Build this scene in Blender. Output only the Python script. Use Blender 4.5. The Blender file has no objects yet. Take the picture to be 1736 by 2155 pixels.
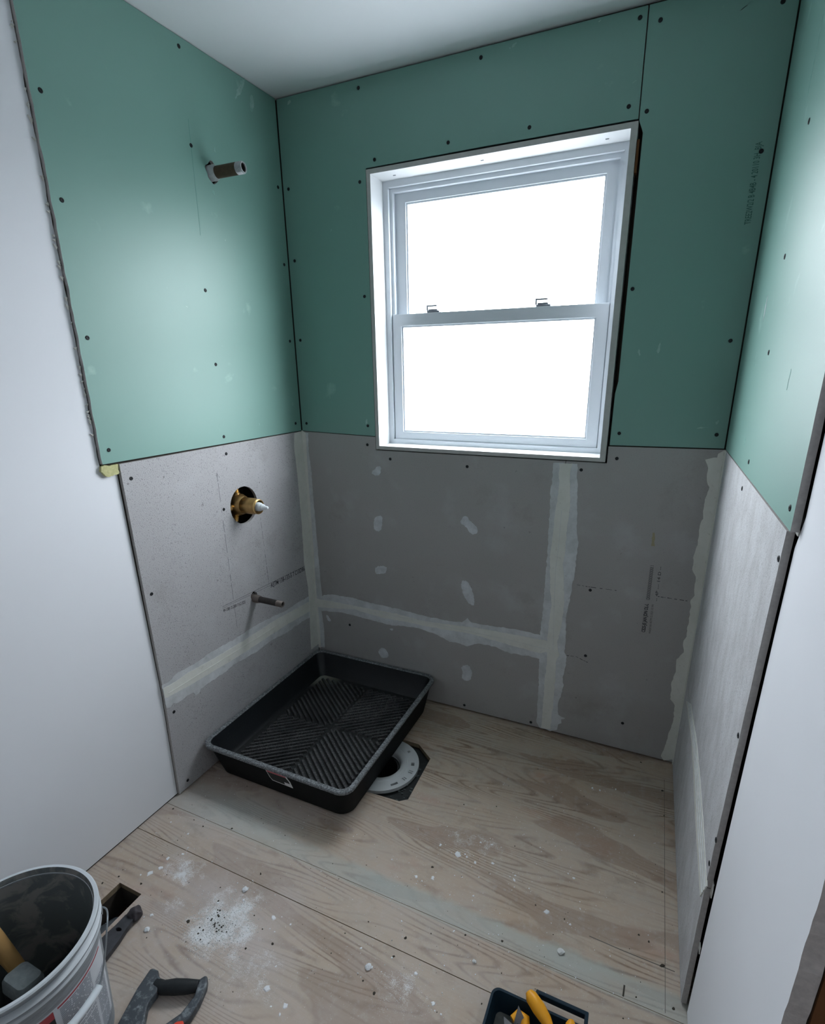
import bpy, bmesh, math, random
from mathutils import Vector, Matrix, noise
random.seed(7)
S = bpy.context.scene
COL = S.collection
PI = math.pi

# ------------------------------------------------------------------ camera, light, exposure
cam_d = bpy.data.cameras.new('camera')
cam = bpy.data.objects.new('camera', cam_d); COL.objects.link(cam); S.camera = cam
cam_d.sensor_fit = 'HORIZONTAL'; cam_d.sensor_width = 36.0
cam_d.lens = 36.0 * 1116.204 / 1736
cam_d.shift_x = -0.00801; cam_d.shift_y = 0.03592
cam_d.clip_start = 0.02
cam.matrix_world = Matrix(((0.91238806, -0.118007, 0.3919469, 1.44686746),
                           (0.40916552, 0.28977057, -0.86522633, -1.95416434),
                           (-0.01147192, 0.94979333, 0.31266761, 1.4927031), (0, 0, 0, 1)))
SKY = 27.0; GROUND = 3.8
world = bpy.data.worlds.new('overcast_sky'); S.world = world; world.use_nodes = True
wn = world.node_tree; wn.nodes.clear()
wo = wn.nodes.new('ShaderNodeOutputWorld'); wb = wn.nodes.new('ShaderNodeBackground')
tc = wn.nodes.new('ShaderNodeTexCoord'); sx = wn.nodes.new('ShaderNodeSeparateXYZ')
mr = wn.nodes.new('ShaderNodeMapRange'); mr.inputs[1].default_value = -0.06; mr.inputs[2].default_value = 0.10
mr.inputs[3].default_value = GROUND; mr.inputs[4].default_value = SKY
wn.links.new(tc.outputs['Generated'], sx.inputs[0]); wn.links.new(sx.outputs[2], mr.inputs[0])
wn.links.new(mr.outputs[0], wb.inputs[1]); wb.inputs[0].default_value = (0.90, 0.95, 1.0, 1)
wn.links.new(wb.outputs[0], wo.inputs[0])

def area(name, loc, rot, sx_, sy_, power, color=(1, 1, 1), portal=False):
    l = bpy.data.lights.new(name, 'AREA'); l.shape = 'RECTANGLE'; l.size = sx_; l.size_y = sy_
    l.energy = power; l.color = color
    o = bpy.data.objects.new(name, l); COL.objects.link(o); o.location = loc; o.rotation_euler = rot
    if portal: l.cycles.is_portal = True
    return o
area('window_portal', (0.83, 0.17, 1.67), (-PI/2, 0, 0), 0.96, 1.08, 1, portal=True)
area('hallway_fill_light', (2.2, -1.95, 2.38), (0, 0, 0), 0.5, 0.5, 6.5, (0.97, 0.97, 1.0))  # unseen fill lamp, added to lift the shaded back wall
S.view_settings.view_transform = 'Standard'; S.view_settings.look = 'None'
S.view_settings.gamma = 1.0; S.view_settings.use_curve_mapping = False
S.view_settings.exposure = 0.0
S.cycles.use_denoising = True
S.cycles.max_bounces = 10; S.cycles.diffuse_bounces = 6; S.cycles.transmission_bounces = 8
S.cycles.caustics_refractive = False; S.cycles.caustics_reflective = False

D = {}
D['L_screws'] = [(.9056,2.1371),(.9051,1.9073),(.9077,1.579),(.9087,1.2733),(.4441,2.414),(.4436,2.1628),(.4598,1.746),(.4544,1.5095),(.4588,1.2592),(.027,2.1521),(.028,1.8858),(.0316,1.6005),(.0387,1.2672)]
D['L_gscrews'] = [(.8548,1.1789),(.4577,1.1967),(.5037,.9961),(.8575,.7957),(.855,.3389),(.8501,.0343)]
D['L_band_out'] = [(.8817,.4614),(.8403,.463),(.827,.4739),(.7338,.4699),(.6438,.4745),(.5484,.4688),(.4662,.4728),(.3548,.4694),(.2254,.4558),(.044,.4558),(.0327,.42),(.0368,.3447),(.0523,.3481),(.144,.3521),(.2218,.3485),(.3284,.3615),(.4138,.3541),(.551,.3661),(.6024,.359),(.6774,.3586),(.7292,.3581),(.7376,.3461),(.7563,.3463),(.7655,.3634),(.7895,.3643),(.8309,.3628),(.8517,.3734),(.8645,.3654),(.8815,.3721)]
D['L_band_in'] = [(.8801,.4499),(.8489,.4469),(.7735,.4511),(.6493,.4433),(.4791,.44),(.2815,.4422),(.0527,.4284),(.0486,.378),(.2349,.388),(.4877,.3867),(.6311,.393),(.759,.3986),(.8675,.4077),(.8802,.413)]
D['L_line'] = [(.865,.4211),(.2857,.4132)]
D['L_corner'] = [(.0534,1.2276),(.0633,1.1724),(.0594,1.1108),(.0565,1.0403),(.0537,.8213),(.0617,.6277),(.0474,.507),(.0496,.3795),(.0637,.1767)]
D['B_corner'] = [(.0346,1.223),(.0298,1.15),(.0353,1.0563),(.0352,.8943),(.0381,.7257),(.04,.5495),(.0418,.4495),(.0317,.3636),(.0395,.2697),(.035,.1612)]
D['B_corner_in'] = [(.0207,1.2225),(.0163,1.055),(.0158,.8925),(.0152,.7228),(.0116,.5452),(.0114,.4256),(.0164,.265),(.0126,.1563)]
D['B_h_out'] = [(.0312,.443),(.0929,.4628),(.2099,.4648),(.3221,.4551),(.4576,.4516),(.5874,.4413),(.7121,.4399),(.7605,.4452),(.7839,.4706),(.8,.453),(.9083,.4539),(.9977,.4598),(1.0561,.4558),(1.1063,.4527),(1.13,.4115),(1.1273,.3422),(1.062,.3475),(1.003,.3465),(.9808,.3414),(.9116,.3594),(.8337,.3592),(.7783,.3326),(.7539,.3419),(.7047,.3399),(.6378,.3632),(.5438,.3763),(.4102,.3628),(.2713,.37),(.156,.3775),(.0298,.3652)]
D['B_h_in'] = [(.0093,.4253),(.1689,.4258),(.3208,.4246),(.4302,.4272),(.5872,.4154),(.7204,.4246),(.8475,.4334),(.9469,.4332),(1.1426,.4342),(1.173,.3971),(1.0969,.3719),(.9866,.38),(.9106,.3884),(.7852,.3997),(.6712,.3934),(.5004,.394),(.3748,.3918),(.2256,.407),(.0106,.3805)]
D['B_seamline'] = [(.0481,.4023),(.3756,.4143),(.6546,.4115),(.9855,.4045),(1.1452,.3949)]
D['B_patches'] = [[(.3408,1.069),(.3757,1.0974),(.39,1.0983),(.3868,1.0609),(.353,1.0585)],[(.3476,.8725),(.3886,.8846),(.389,.8492),(.3771,.8095),(.3483,.8086),(.3442,.8363)],[(.3448,.6432),(.4003,.6538),(.4009,.622),(.3721,.6092),(.3424,.6064)],[(.7464,.888),(.7536,.9146),(.7721,.9216),(.7911,.9002),(.8212,.8742),(.8181,.8517),(.7959,.8454),(.7692,.8757)],[(.7522,.6355),(.7808,.644),(.8033,.6001),(.8159,.5541),(.8126,.5277),(.7826,.5442),(.7601,.5807)],[(.3398,.2099),(.3692,.2398),(.3916,.2168),(.3954,.1896),(.3574,.1761),(.3486,.193)],[(.7579,.2291),(.7961,.2471),(.8116,.2022),(.8058,.1651),(.7647,.1591),(.7682,.2004)],[(.4005,.3428),(.4279,.3484),(.4202,.3315)],[(.0591,.3499),(.0734,.3384),(.087,.3174),(.0617,.3172)]]
D['B_v_out'] = [(1.1011,1.1563),(1.1031,1.0867),(1.0968,1.0525),(1.1003,1.0289),(1.1011,.9354),(1.1026,.8063),(1.1016,.6562),(1.0996,.5388),(1.0959,.4576),(1.0986,.3508),(1.1033,.2065),(1.1056,.0373),(1.1224,.013),(1.1531,.0132),(1.1648,.0094),(1.1939,.0257),(1.1956,.0551),(1.2084,.0634),(1.2071,.0809),(1.2226,.0917),(1.2077,.0944),(1.1925,.0989),(1.1875,.1505),(1.1973,.188),(1.2044,.2415),(1.1979,.2822),(1.2055,.326),(1.2082,.3843),(1.1966,.398),(1.1972,.4387),(1.1926,.5488),(1.1982,.6116),(1.2059,.6885),(1.2102,.7629),(1.2133,.8638),(1.2044,.9187),(1.1971,1.0273),(1.1867,1.1582)]
D['B_v_in'] = [(1.1225,1.1543),(1.1285,1.0685),(1.1234,1.0002),(1.1196,.9092),(1.1137,.7931),(1.1224,.6597),(1.1333,.6),(1.1279,.5204),(1.1254,.4476),(1.1316,.3501),(1.1276,.2388),(1.1277,.116),(1.1261,.0159),(1.1642,.0184),(1.1683,.1275),(1.17,.2667),(1.1673,.3584),(1.1768,.3771),(1.1659,.4319),(1.1777,.5144),(1.1813,.6086),(1.1769,.6687),(1.1648,.7709),(1.1686,.8295),(1.1689,.9147),(1.1733,1.0116),(1.1629,1.1241),(1.1699,1.1572)]
D['B_vline'] = [(1.1444,.9816),(1.1434,.855),(1.138,.7375),(1.1433,.5863),(1.1518,.3961)]
D['B_rcorner'] = [(1.6221,1.2165),(1.6212,1.2049),(1.589,1.1955),(1.6006,1.1685),(1.6008,1.1299),(1.6119,1.1067),(1.6063,1.0638),(1.6089,1.0146),(1.6039,.9733),(1.6067,.913),(1.6011,.8732),(1.6024,.8139),(1.6153,.789),(1.6161,.7417),(1.622,.7187),(1.6121,.6998),(1.6177,.6449),(1.6147,.5801),(1.6196,.5558),(1.6112,.5395),(1.6161,.4927),(1.5979,.4587),(1.6015,.4065),(1.5924,.358),(1.5985,.289),(1.615,.2657),(1.6205,.1826),(1.6103,.1383),(1.6071,.0871),(1.5954,.0237),(1.6088,.0093),(1.6405,.0235)]
D['B_screws'] = [(.0276,2.149),(.0309,1.901),(.0292,1.6045),(.0284,1.2644),(.3519,2.4112),(.7941,2.4104),(1.2571,2.4106),(1.3113,2.3938),(1.2487,2.2067),(1.2997,2.1868),(.6855,2.2021),(.9579,2.2016),(.406,2.1926),(.3426,2.1325),(.3434,1.753),(1.3112,1.719),(1.6058,1.5577),(1.3167,1.2697),(1.6096,1.2762),(1.6066,2.0447),(1.6015,2.3698),(.3347,1.2639)]
D['B_gscrews'] = [(.3287,1.1854),(.4344,1.1316),(.7715,1.1211),(1.3176,1.1836),(1.2018,1.1362),(1.2721,.6808),(1.2782,.4002),(1.0811,.0293),(1.4434,.1329),(.1904,.3191),(.7772,.0309)]
D['B_text'] = [(1.4714,.5449),(1.4682,.6607),(1.4728,.6767),(1.4718,.81),(1.5995,2.0678),(1.6029,1.8685)]
D['B_pencil'] = [(1.2222,.6949),(1.2719,.6934),(1.3649,.6949),(1.506,.6953),(1.5444,.6949),(1.6025,.6946),(1.1835,.3828),(1.243,.3883),(1.2893,.3723)]
D['B_stain'] = [(1.4646,.9317),(1.468,.8823)]
D['R_screws'] = [(.4385,1.9616),(.4445,1.7126),(.4624,1.5148),(.4637,1.2659),(.9268,1.264)]
D['R_gscrews'] = [(.4388,1.1952),(.9234,1.1733),(.9038,.7962),(.902,.5284),(.8874,.4473),(.8361,-.0214)]
D['R_band'] = [(.1019,.356),(.3648,.3797),(.4859,.369),(.6322,.3464),(.7445,.3372),(.8692,.3283),(.9075,.4035),(.8411,.416),(.7449,.4296),(.6296,.4402),(.4535,.4458),(.2155,.4183)]
D['R_corner'] = [(.0919,1.231),(.1362,1.1536),(.1339,1.0405),(.1115,.9154),(.1302,.76),(.1354,.6047),(.1394,.4829)]
D['L_text'] = [(.5741,.6272),(.0629,.6139),(.5766,.6123),(.0646,.6002)]
D['L_pencil'] = [(.5148,1.136),(.5146,.5118),(.316,.9144),(.3082,.6173),(.4418,2.2331),(.4505,1.9117)]
D['foam'] = [(.9389,1.2282),(.8864,1.2265),(.8927,1.1961),(.9343,1.2009)]
D['B_scuff'] = [(.3287,1.2792,.014,.005,70),(1.409,1.5449,.02,.004,80),(1.3516,1.5289,.014,.0025,100),(1.2581,2.264,.008,.003,20),(.8995,2.4216,.01,.004,30),(1.6065,1.3162,.006,.002,60),(1.5661,1.2971,.018,.002,5),(.885,2.4152,.005,.002,0),(.059,2.4191,.008,.005,20),(1.148,2.4264,.006,.002,30),(1.5131,2.3756,.014,.0012,30),(.21,1.9905,.006,.003,60)]
D['L_scuff'] = [(.1894,2.4019,.055,.008,125),(.1347,2.3793,.03,.012,95),(.3416,2.1813,.01,.003,100),(.3687,2.05,.007,.004,40),(.2645,1.2849,.007,.003,80),(.3398,1.9176,.004,.002,90),(.5502,1.6883,.006,.003,10)]
D['R_scuff'] = [(.3483,1.2991,.012,.008,80),(.2867,1.503,.022,.0015,84),(.7254,1.4615,.022,.002,86),(.367,2.0971,.1,.002,84)]
D['splat'] = [(.1459,-1.0072,.0072),(.1604,-1.1039,.0112),(.1671,-1.1386,.0128),(.1519,-1.1655,.0177),(.1891,-1.0479,.0072),(.1922,-1.0728,.008),(.4683,-1.0839,.0104),(.4827,-1.1159,.0104),(.4277,-1.0803,.004),(.2707,-1.2581,.0112),(.2949,-1.2941,.0072),(.5985,-1.1232,.0144),(.6556,-1.1196,.0064),(.7018,-1.2769,.0177),(.7679,-1.2891,.0128),(.7674,-1.3092,.008),(.9204,-1.1258,.0096),(.8703,-1.0949,.0064),(.9583,-1.0832,.0056),(.9449,-.7093,.0064),(.8238,-.8185,.0048),(.9203,-.8415,.0096),(.9684,-.8284,.0096),(1.0343,-1.0926,.008),(1.101,-1.1374,.0096),(1.1264,-1.1511,.0048),(.7815,-1.2148,.0032),(.0525,-.9946,.0064),(.0686,-.9676,.0032),(.0421,-1.0476,.004),(.9391,-.9853,.0048),(1.0843,-.9511,.0072),(.4193,-1.1531,.0072),(.2765,-1.1387,.0032),(.9412,-.848,.0048),(.9456,-.7049,.0072),(1.0099,-.7152,.0183),(1.0391,-.7136,.0091),(1.0701,-.7221,.0104),(1.1223,-.7029,.0104),(1.0634,-.6442,.0065),(1.0996,-.6378,.0078),(.9167,-.8407,.0078),(.9669,-.8236,.0091),(.9301,-.8633,.0039),(1.1006,-.8311,.0078),(1.1027,-.8459,.0046),(1.0363,-.856,.0052),(1.1987,-.7324,.0104),(1.1974,-.7159,.0059),(1.2466,-.7414,.0052),(1.3095,-.7921,.0144),(1.3963,-.745,.0059),(1.3766,-.8025,.0059),(1.4493,-.2235,.0072),(1.3699,-.251,.0065),(1.3964,-.2524,.0078),(1.364,-.6534,.0078),(1.3458,-.6442,.0046),(1.2006,-.9117,.0033),(1.1754,-.92,.0039),(1.187,-.9161,.0026),(1.1618,-1.0052,.0065),(1.0975,-1.1372,.0065),(1.1253,-1.151,.0039),(1.0933,-1.0454,.0046),(1.0969,-.7667,.0046),(1.0266,-.7906,.0039),(1.2471,-.5851,.0039),(1.3127,-.5679,.0033),(1.5239,-.4132,.0059),(.9386,-.9842,.0046),(1.3983,-.435,.0033),(1.0314,-1.0922,.0091),(1.0498,-.7873,.0039)]
D['dark'] = [(.169,-.9635,.0048),(.2668,-.9307,.0048),(.4718,-1.0272,.0056),(.3818,-1.2297,.0072),(.9698,-1.0216,.0056),(.6427,-1.1827,.0048),(.9561,-1.1771,.0064),(.9159,-1.1628,.0032),(.0467,-1.2469,.0048),(.1573,-1.2009,.0048),(.0726,-1.2121,.004),(.9597,-1.0796,.004),(.8537,-1.0241,.0032),(1.0288,-.9831,.0032),(.012,-.9488,.004),(.1193,-.9555,.0032),(.9688,-1.0228,.0052),(1.1169,-.9485,.0039),(1.2145,-.9237,.0046),(1.6139,-.8166,.0091),(1.5799,-.7644,.0046),(1.5545,-.7565,.0039),(.9621,-1.0777,.0033),(1.2352,-1.0026,.0026),(1.5558,-.9221,.0033),(1.6137,-.2857,.0033),(1.6063,-.1633,.0065),(1.6113,-.5948,.0033),(1.5275,-.0371,.0059),(.9522,-.7916,.0065),(.9594,-.5159,.0033),(1.0687,-.4777,.0033),(1.2095,-1.0901,.0026),(1.3597,-.7937,.0039),(1.2759,-.7856,.0033),(1.6399,-.9115,.0052)]
D['dark_line'] = [(1.5273,-.905),(1.5262,-.9329)]
D['hole'] = [(.7552,-.346),(.6928,-.2997),(.7636,-.5734),(.7431,-.5944),(.6404,-.5923)]

# ------------------------------------------------------------------ helpers
def tag(o, label=None, cat=None, group=None, kind=None):
    if label: o['label'] = label
    if cat: o['category'] = cat
    if group: o['group'] = group
    if kind: o['kind'] = kind
    return o
def thing(name, loc, label, cat, group=None):
    o = bpy.data.objects.new(name, None); COL.objects.link(o); o.location = loc
    o.empty_display_size = 0.05
    return tag(o, label, cat, group)
def obj(name, bm, mat, parent=None, smooth=False, recalc=True):
    if recalc: bmesh.ops.recalc_face_normals(bm, faces=bm.faces[:])
    me = bpy.data.meshes.new(name); bm.to_mesh(me); bm.free()
    for m in (mat if isinstance(mat, (list, tuple)) else [mat]): me.materials.append(m)
    if smooth:
        for p in me.polygons: p.use_smooth = True
        try: me.set_sharp_from_angle(angle=math.radians(38))
        except Exception: pass
    o = bpy.data.objects.new(name, me); COL.objects.link(o)
    if parent: o.parent = parent
    return o
def box(bm, x0, x1, y0, y1, z0, z1, fr=None):
    vs = [Vector((x, y, z)) for x in (x0, x1) for y in (y0, y1) for z in (z0, z1)]
    if fr: vs = [fr(*v) for v in vs]
    v = [bm.verts.new(c) for c in vs]
    for f in ((0, 1, 3, 2), (4, 6, 7, 5), (0, 4, 5, 1), (2, 3, 7, 6), (0, 2, 6, 4), (1, 5, 7, 3)):
        bm.faces.new([v[i] for i in f])
    return v
def slab(bm, loops, w0, w1, fr):
    """flat sheet: outline loops[0], holes loops[1:], thickness w0..w1, placed by frame fr(u,v,w)"""
    front = []
    for lp in loops: front.append([bm.verts.new(fr(u, v, w1)) for u, v in lp])
    back = []
    for lp in loops: back.append([bm.verts.new(fr(u, v, w0)) for u, v in lp])
    for side in (front, back):
        if len(loops) == 1: bm.faces.new(side[0])
        else:
            es = []
            for lp in side:
                for i in range(len(lp)): es.append(bm.edges.new((lp[i], lp[(i+1) % len(lp)])))
            bmesh.ops.triangle_fill(bm, use_beauty=True, edges=es)
    for f, b in zip(front, back):
        n = len(f)
        for i in range(n):
            j = (i+1) % n
            bm.faces.new((f[i], f[j], b[j], b[i]))
def rect(u0, u1, v0, v1): return [(u0, v0), (u1, v0), (u1, v1), (u0, v1)]
def circ(cu, cv, r, n=32, r2=None):
    return [(cu+r*math.cos(2*PI*i/n), cv+(r2 or r)*math.sin(2*PI*i/n)) for i in range(n)]
def jag(pts, step=0.008, amp=0.0015, seed=0, keep=None):
    rnd = random.Random(seed); out = []
    n = len(pts)
    for i in range(n):
        a, b = Vector(pts[i]), Vector(pts[(i+1) % n]); d = (b-a).length
        k = max(1, int(d/step))
        nrm = Vector((-(b-a).y, (b-a).x)); nrm = nrm/(nrm.length or 1)
        ok = not keep or keep(a, b)
        for j in range(k):
            q = a+(b-a)*(j/k)
            if ok: q = q+nrm*(noise.noise((q.x*60+seed, q.y*60, seed*3.1))*amp*1.6+rnd.uniform(-1, 1)*amp*0.5)
            out.append((q.x, q.y))
    return out
def FL(u, v, w): return Vector((-0.018*u+w, -u-0.018*w, v))
def FB(u, v, w): return Vector((u, -w, v))
def FR(u, v, w): return Vector((1.641+0.017*u-w, -u-0.017*w, v))
def FF(u, v, w): return Vector((u, v, w))
def lathe(bm, prof, n=40, cx=0, cy=0, cz=0, close=False):
    rings = []
    for r, z in prof:
        rings.append([bm.verts.new((cx+r*math.cos(2*PI*i/n), cy+r*math.sin(2*PI*i/n), cz+z)) for i in range(n)])
    m = len(rings)
    for k in range(m if close else m-1):
        a, b = rings[k], rings[(k+1) % m]
        for i in range(n):
            j = (i+1) % n; bm.faces.new((a[i], a[j], b[j], b[i]))
    return rings
def tube(bm, pts, r, n=10, caps=True):
    pts = [Vector(p) for p in pts]; rings = []
    up = Vector((0, 0, 1))
    for i, p in enumerate(pts):
        t = (pts[min(i+1, len(pts)-1)]-pts[max(i-1, 0)]).normalized()
        a = t.cross(up)
        if a.length < 1e-3: a = t.cross(Vector((1, 0, 0)))
        a.normalize(); b = t.cross(a)
        rr = r[i] if isinstance(r, (list, tuple)) else r
        rings.append([bm.verts.new(p+a*rr*math.cos(2*PI*k/n)+b*rr*math.sin(2*PI*k/n)) for k in range(n)])
    for x, y in zip(rings, rings[1:]):
        for i in range(n):
            j = (i+1) % n; bm.faces.new((x[i], x[j], y[j], y[i]))
    if caps:
        bm.faces.new(rings[0]); bm.faces.new(list(reversed(rings[-1])))
    return rings
def rrect(hx, hy, r, z, n=6, cx=0, cy=0):
    out = []
    for sx_, sy_, a0 in ((1, 1, 0), (-1, 1, 90), (-1, -1, 180), (1, -1, 270)):
        for k in range(n+1):
            a = math.radians(a0+90*k/n)
            out.append((cx+sx_*(hx-r)+r*math.cos(a), cy+sy_*(hy-r)+r*math.sin(a), z))
    return out
def loft(bm, loops, cap0=False, cap1=False):
    R_ = [[bm.verts.new(p) for p in lp] for lp in loops]
    for a, b in zip(R_, R_[1:]):
        n = len(a)
        for i in range(n):
            j = (i+1) % n; bm.faces.new((a[i], a[j], b[j], b[i]))
    if cap0: bm.faces.new(R_[0])
    if cap1: bm.faces.new(R_[-1])
def bevel(bm, w, seg=2, angle=30):
    es = [e for e in bm.edges if len(e.link_faces) == 2 and e.calc_face_angle(0) > math.radians(angle)]
    bmesh.ops.bevel(bm, geom=es, offset=w, segments=seg, affect='EDGES', profile=0.6)

# ------------------------------------------------------------------ materials
def rgb(r, g, b):   # sRGB 0..255 -> linear
    f = lambda c: ((c/255+0.055)/1.055)**2.4 if c/255 > 0.04045 else c/255/12.92
    return (f(r), f(g), f(b), 1)
class N:
    def __init__(s, name, rough=0.7, metal=0.0, spec=0.3):
        s.m = bpy.data.materials.new(name); s.m.use_nodes = True
        s.t = s.m.node_tree; s.b = s.t.nodes['Principled BSDF']; s.out = s.t.nodes['Material Output']
        s.b.inputs['Roughness'].default_value = rough; s.b.inputs['Metallic'].default_value = metal
        s.b.inputs['Specular IOR Level'].default_value = spec
        s.tc = s.t.nodes.new('ShaderNodeTexCoord')
    def coord(s, scale=(1, 1, 1), rot=(0, 0, 0), loc=(0, 0, 0), kind='Object'):
        m = s.t.nodes.new('ShaderNodeMapping'); s.t.links.new(s.tc.outputs[kind], m.inputs[0])
        m.inputs['Scale'].default_value = scale; m.inputs['Rotation'].default_value = rot; m.inputs['Location'].default_value = loc
        return m.outputs[0]
    def noise(s, scale, detail=3, co=None, rough=0.55, dist=0):
        n = s.t.nodes.new('ShaderNodeTexNoise'); n.inputs['Scale'].default_value = scale
        n.inputs['Detail'].default_value = detail; n.inputs['Roughness'].default_value = rough; n.inputs['Distortion'].default_value = dist
        s.t.links.new(co if co is not None else s.tc.outputs['Object'], n.inputs['Vector'])
        return n.outputs['Fac']
    def ramp(s, fac, a, b, lo=0.0, hi=1.0):
        n = s.t.nodes.new('ShaderNodeMapRange'); n.inputs[1].default_value = a; n.inputs[2].default_value = b
        n.inputs[3].default_value = lo; n.inputs[4].default_value = hi; s.t.links.new(fac, n.inputs[0]); return n.outputs[0]
    def math(s, op, a, b=None, c=None):
        n = s.t.nodes.new('ShaderNodeMath'); n.operation = op
        for i, v in enumerate((a, b, c)):
            if v is None: continue
            if isinstance(v, (int, float)): n.inputs[i].default_value = v
            else: s.t.links.new(v, n.inputs[i])
        return n.outputs[0]
    def mix(s, fac, a, b):
        n = s.t.nodes.new('ShaderNodeMix'); n.data_type = 'RGBA'
        for i, v in ((0, fac), (6, a), (7, b)):
            if isinstance(v, (int, float)): n.inputs[i].default_value = v
            elif isinstance(v, tuple): n.inputs[i].default_value = v
            else: s.t.links.new(v, n.inputs[i])
        return n.outputs[2]
    def color(s, c):
        if isinstance(c, tuple): s.b.inputs['Base Color'].default_value = c
        else: s.t.links.new(c, s.b.inputs['Base Color'])
        return s
    def bump(s, h, strength=0.3, dist=0.002):
        n = s.t.nodes.new('ShaderNodeBump'); n.inputs['Strength'].default_value = strength; n.inputs['Distance'].default_value = dist
        s.t.links.new(h, n.inputs['Height']); s.t.links.new(n.outputs[0], s.b.inputs['Normal']); return s
    def sep(s):
        n = s.t.nodes.new('ShaderNodeSeparateXYZ'); s.t.links.new(s.tc.outputs['Object'], n.inputs[0]); return n.outputs
def simple(name, c, rough=0.6, metal=0, var=0.0, vs=40, spec=0.3, bump=0, bs=200):
    n = N(name, rough, metal, spec)
    if var:
        d = tuple(x*(1-var) for x in c[:3])+(1,); l = tuple(min(1, x*(1+var)) for x in c[:3])+(1,)
        n.color(n.mix(n.noise(vs, 4), d, l))
    else: n.color(c)
    if bump: n.bump(n.noise(bs, 3), bump, 0.001)
    return n.m

# green moisture-resistant board
n = N('green_board_paper', 0.46, spec=0.55)
g = n.mix(n.noise(1.6, 3), (0.145, 0.285, 0.243, 1), (0.170, 0.325, 0.280, 1))
g = n.mix(n.ramp(n.noise(9, 6), 0.66, 0.80, 0, 0.35), g, (0.45, 0.66, 0.60, 1))
g = n.mix(n.ramp(n.noise(60, 2), 0.70, 0.80, 0, 0.25), g, (0.13, 0.30, 0.26, 1))
n.color(g); n.bump(n.noise(500, 2), 0.05); M_green = n.m
# cement backer board
def cement(name, a, b, pit=0.5, bs=0.35):
    n = N(name, 0.6, spec=0.35)
    c = n.mix(n.noise(3.0, 5), a, b)
    c = n.mix(n.ramp(n.noise(260, 2), 0.58, 0.72, 0, pit), c, (0.12, 0.12, 0.12, 1))
    c = n.mix(n.ramp(n.noise(14, 6, rough=0.7), 0.70, 0.78, 0, 0.35), c, (0.16, 0.155, 0.15, 1))
    c = n.mix(n.ramp(n.noise(6, 4), 0.55, 0.75, 0, 0.22), c, (0.50, 0.53, 0.55, 1))
    c = n.mix(n.ramp(n.noise(48, 3, n.coord(loc=(3, 1, 7))), 0.70, 0.75, 0, 0.6), c, (0.10, 0.095, 0.09, 1))
    c = n.mix(n.ramp(n.noise(4.5, 6, n.coord(loc=(8, 1, 2)), rough=0.75), 0.55, 0.72, 0, 0.4), c, (0.20, 0.185, 0.165, 1))
    n.color(c); n.bump(n.noise(330, 3, rough=0.7), bs, 0.0015); return n.m
M_cem_rough = cement('cement_board_face', (0.35, 0.345, 0.35, 1), (0.42, 0.415, 0.42, 1), 0.8, 0.9)
M_cem_back = cement('cement_board_smooth', (0.295, 0.285, 0.275, 1), (0.35, 0.34, 0.33, 1), 0.25, 0.15)
# right-hand board: streaked with trowelled thinset
n = N('cement_board_streaked', 0.85, spec=0.2)
st = n.noise(1.0, 6, n.coord((6, 18, 8)), rough=0.7)
c = n.mix(n.ramp(st, 0.38, 0.60), (0.42, 0.42, 0.425, 1), (0.50, 0.51, 0.52, 1))
c = n.mix(n.ramp(n.noise(1.0, 6, n.coord((14, 26, 7), loc=(2, 1, 0)), rough=0.7), 0.58, 0.70, 0, 0.45), c, (0.33, 0.315, 0.32, 1))
c = n.mix(n.ramp(n.noise(230, 2), 0.57, 0.70, 0, 0.5), c, (0.20, 0.19, 0.195, 1))
n.color(c); n.bump(n.noise(280, 3, rough=0.7), 0.6, 0.0015); M_cem_right = n.m
M_core = simple('gypsum_core', (0.40, 0.385, 0.37, 1), 0.9, var=0.25, vs=120, bump=0.4)
M_white = simple('primed_white_drywall', (0.70, 0.715, 0.745, 1), 0.75, var=0.03, vs=3, bump=0.03, bs=300)
M_ceil = simple('ceiling_white', (0.72, 0.75, 0.77, 1), 0.8, var=0.03, vs=3)
M_paper = simple('torn_board_paper', (0.62, 0.62, 0.58, 1), 0.9, var=0.2, vs=80)
def compound(name, a, b, sc=30, bmp=0.15):
    n = N(name, 0.8, spec=0.2); c = n.mix(n.ramp(n.noise(sc, 4, rough=0.65), 0.35, 0.65), a, b)
    c = n.mix(n.ramp(n.noise(70, 3), 0.62, 0.75, 0, 0.5), c, tuple(x*0.75 for x in a[:3])+(1,))
    n.color(c); n.bump(n.noise(90, 4), bmp, 0.002); return n.m
M_smear = compound('thinset_smear', (0.44, 0.46, 0.465, 1), (0.58, 0.60, 0.61, 1), 14)
M_tape = compound('thinset_over_tape', (0.58, 0.585, 0.535, 1), (0.65, 0.655, 0.61, 1), 10, 0.1)
M_patch = compound('thinset_patch', (0.44, 0.46, 0.48, 1), (0.58, 0.60, 0.62, 1), 25)
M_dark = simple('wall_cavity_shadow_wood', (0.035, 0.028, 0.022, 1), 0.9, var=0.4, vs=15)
M_line = simple('hairline_crack', (0.12, 0.11, 0.10, 1), 0.9)
M_ink = simple('black_print_ink', (0.03, 0.03, 0.034, 1), 0.8)
M_gink = simple('dark_green_print_ink', (0.06, 0.14, 0.12, 1), 0.8)
M_pencil = simple('pencil_mark', (0.14, 0.145, 0.15, 1), 0.7)
M_gpencil = simple('pencil_on_green', (0.13, 0.30, 0.26, 1), 0.7)
M_screw = simple('black_screw_steel', (0.012, 0.014, 0.016, 1), 0.6, metal=0.2)
M_foam = simple('yellow_spray_foam', rgb(178, 176, 130), 0.9, var=0.3, vs=150, bump=0.8, bs=150)
M_vinyl = simple('white_vinyl', (0.60, 0.64, 0.68, 1), 0.35, spec=0.4)
M_trim = simple('window_return_white', (0.60, 0.62, 0.63, 1), 0.6, var=0.02, vs=20)
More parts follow.
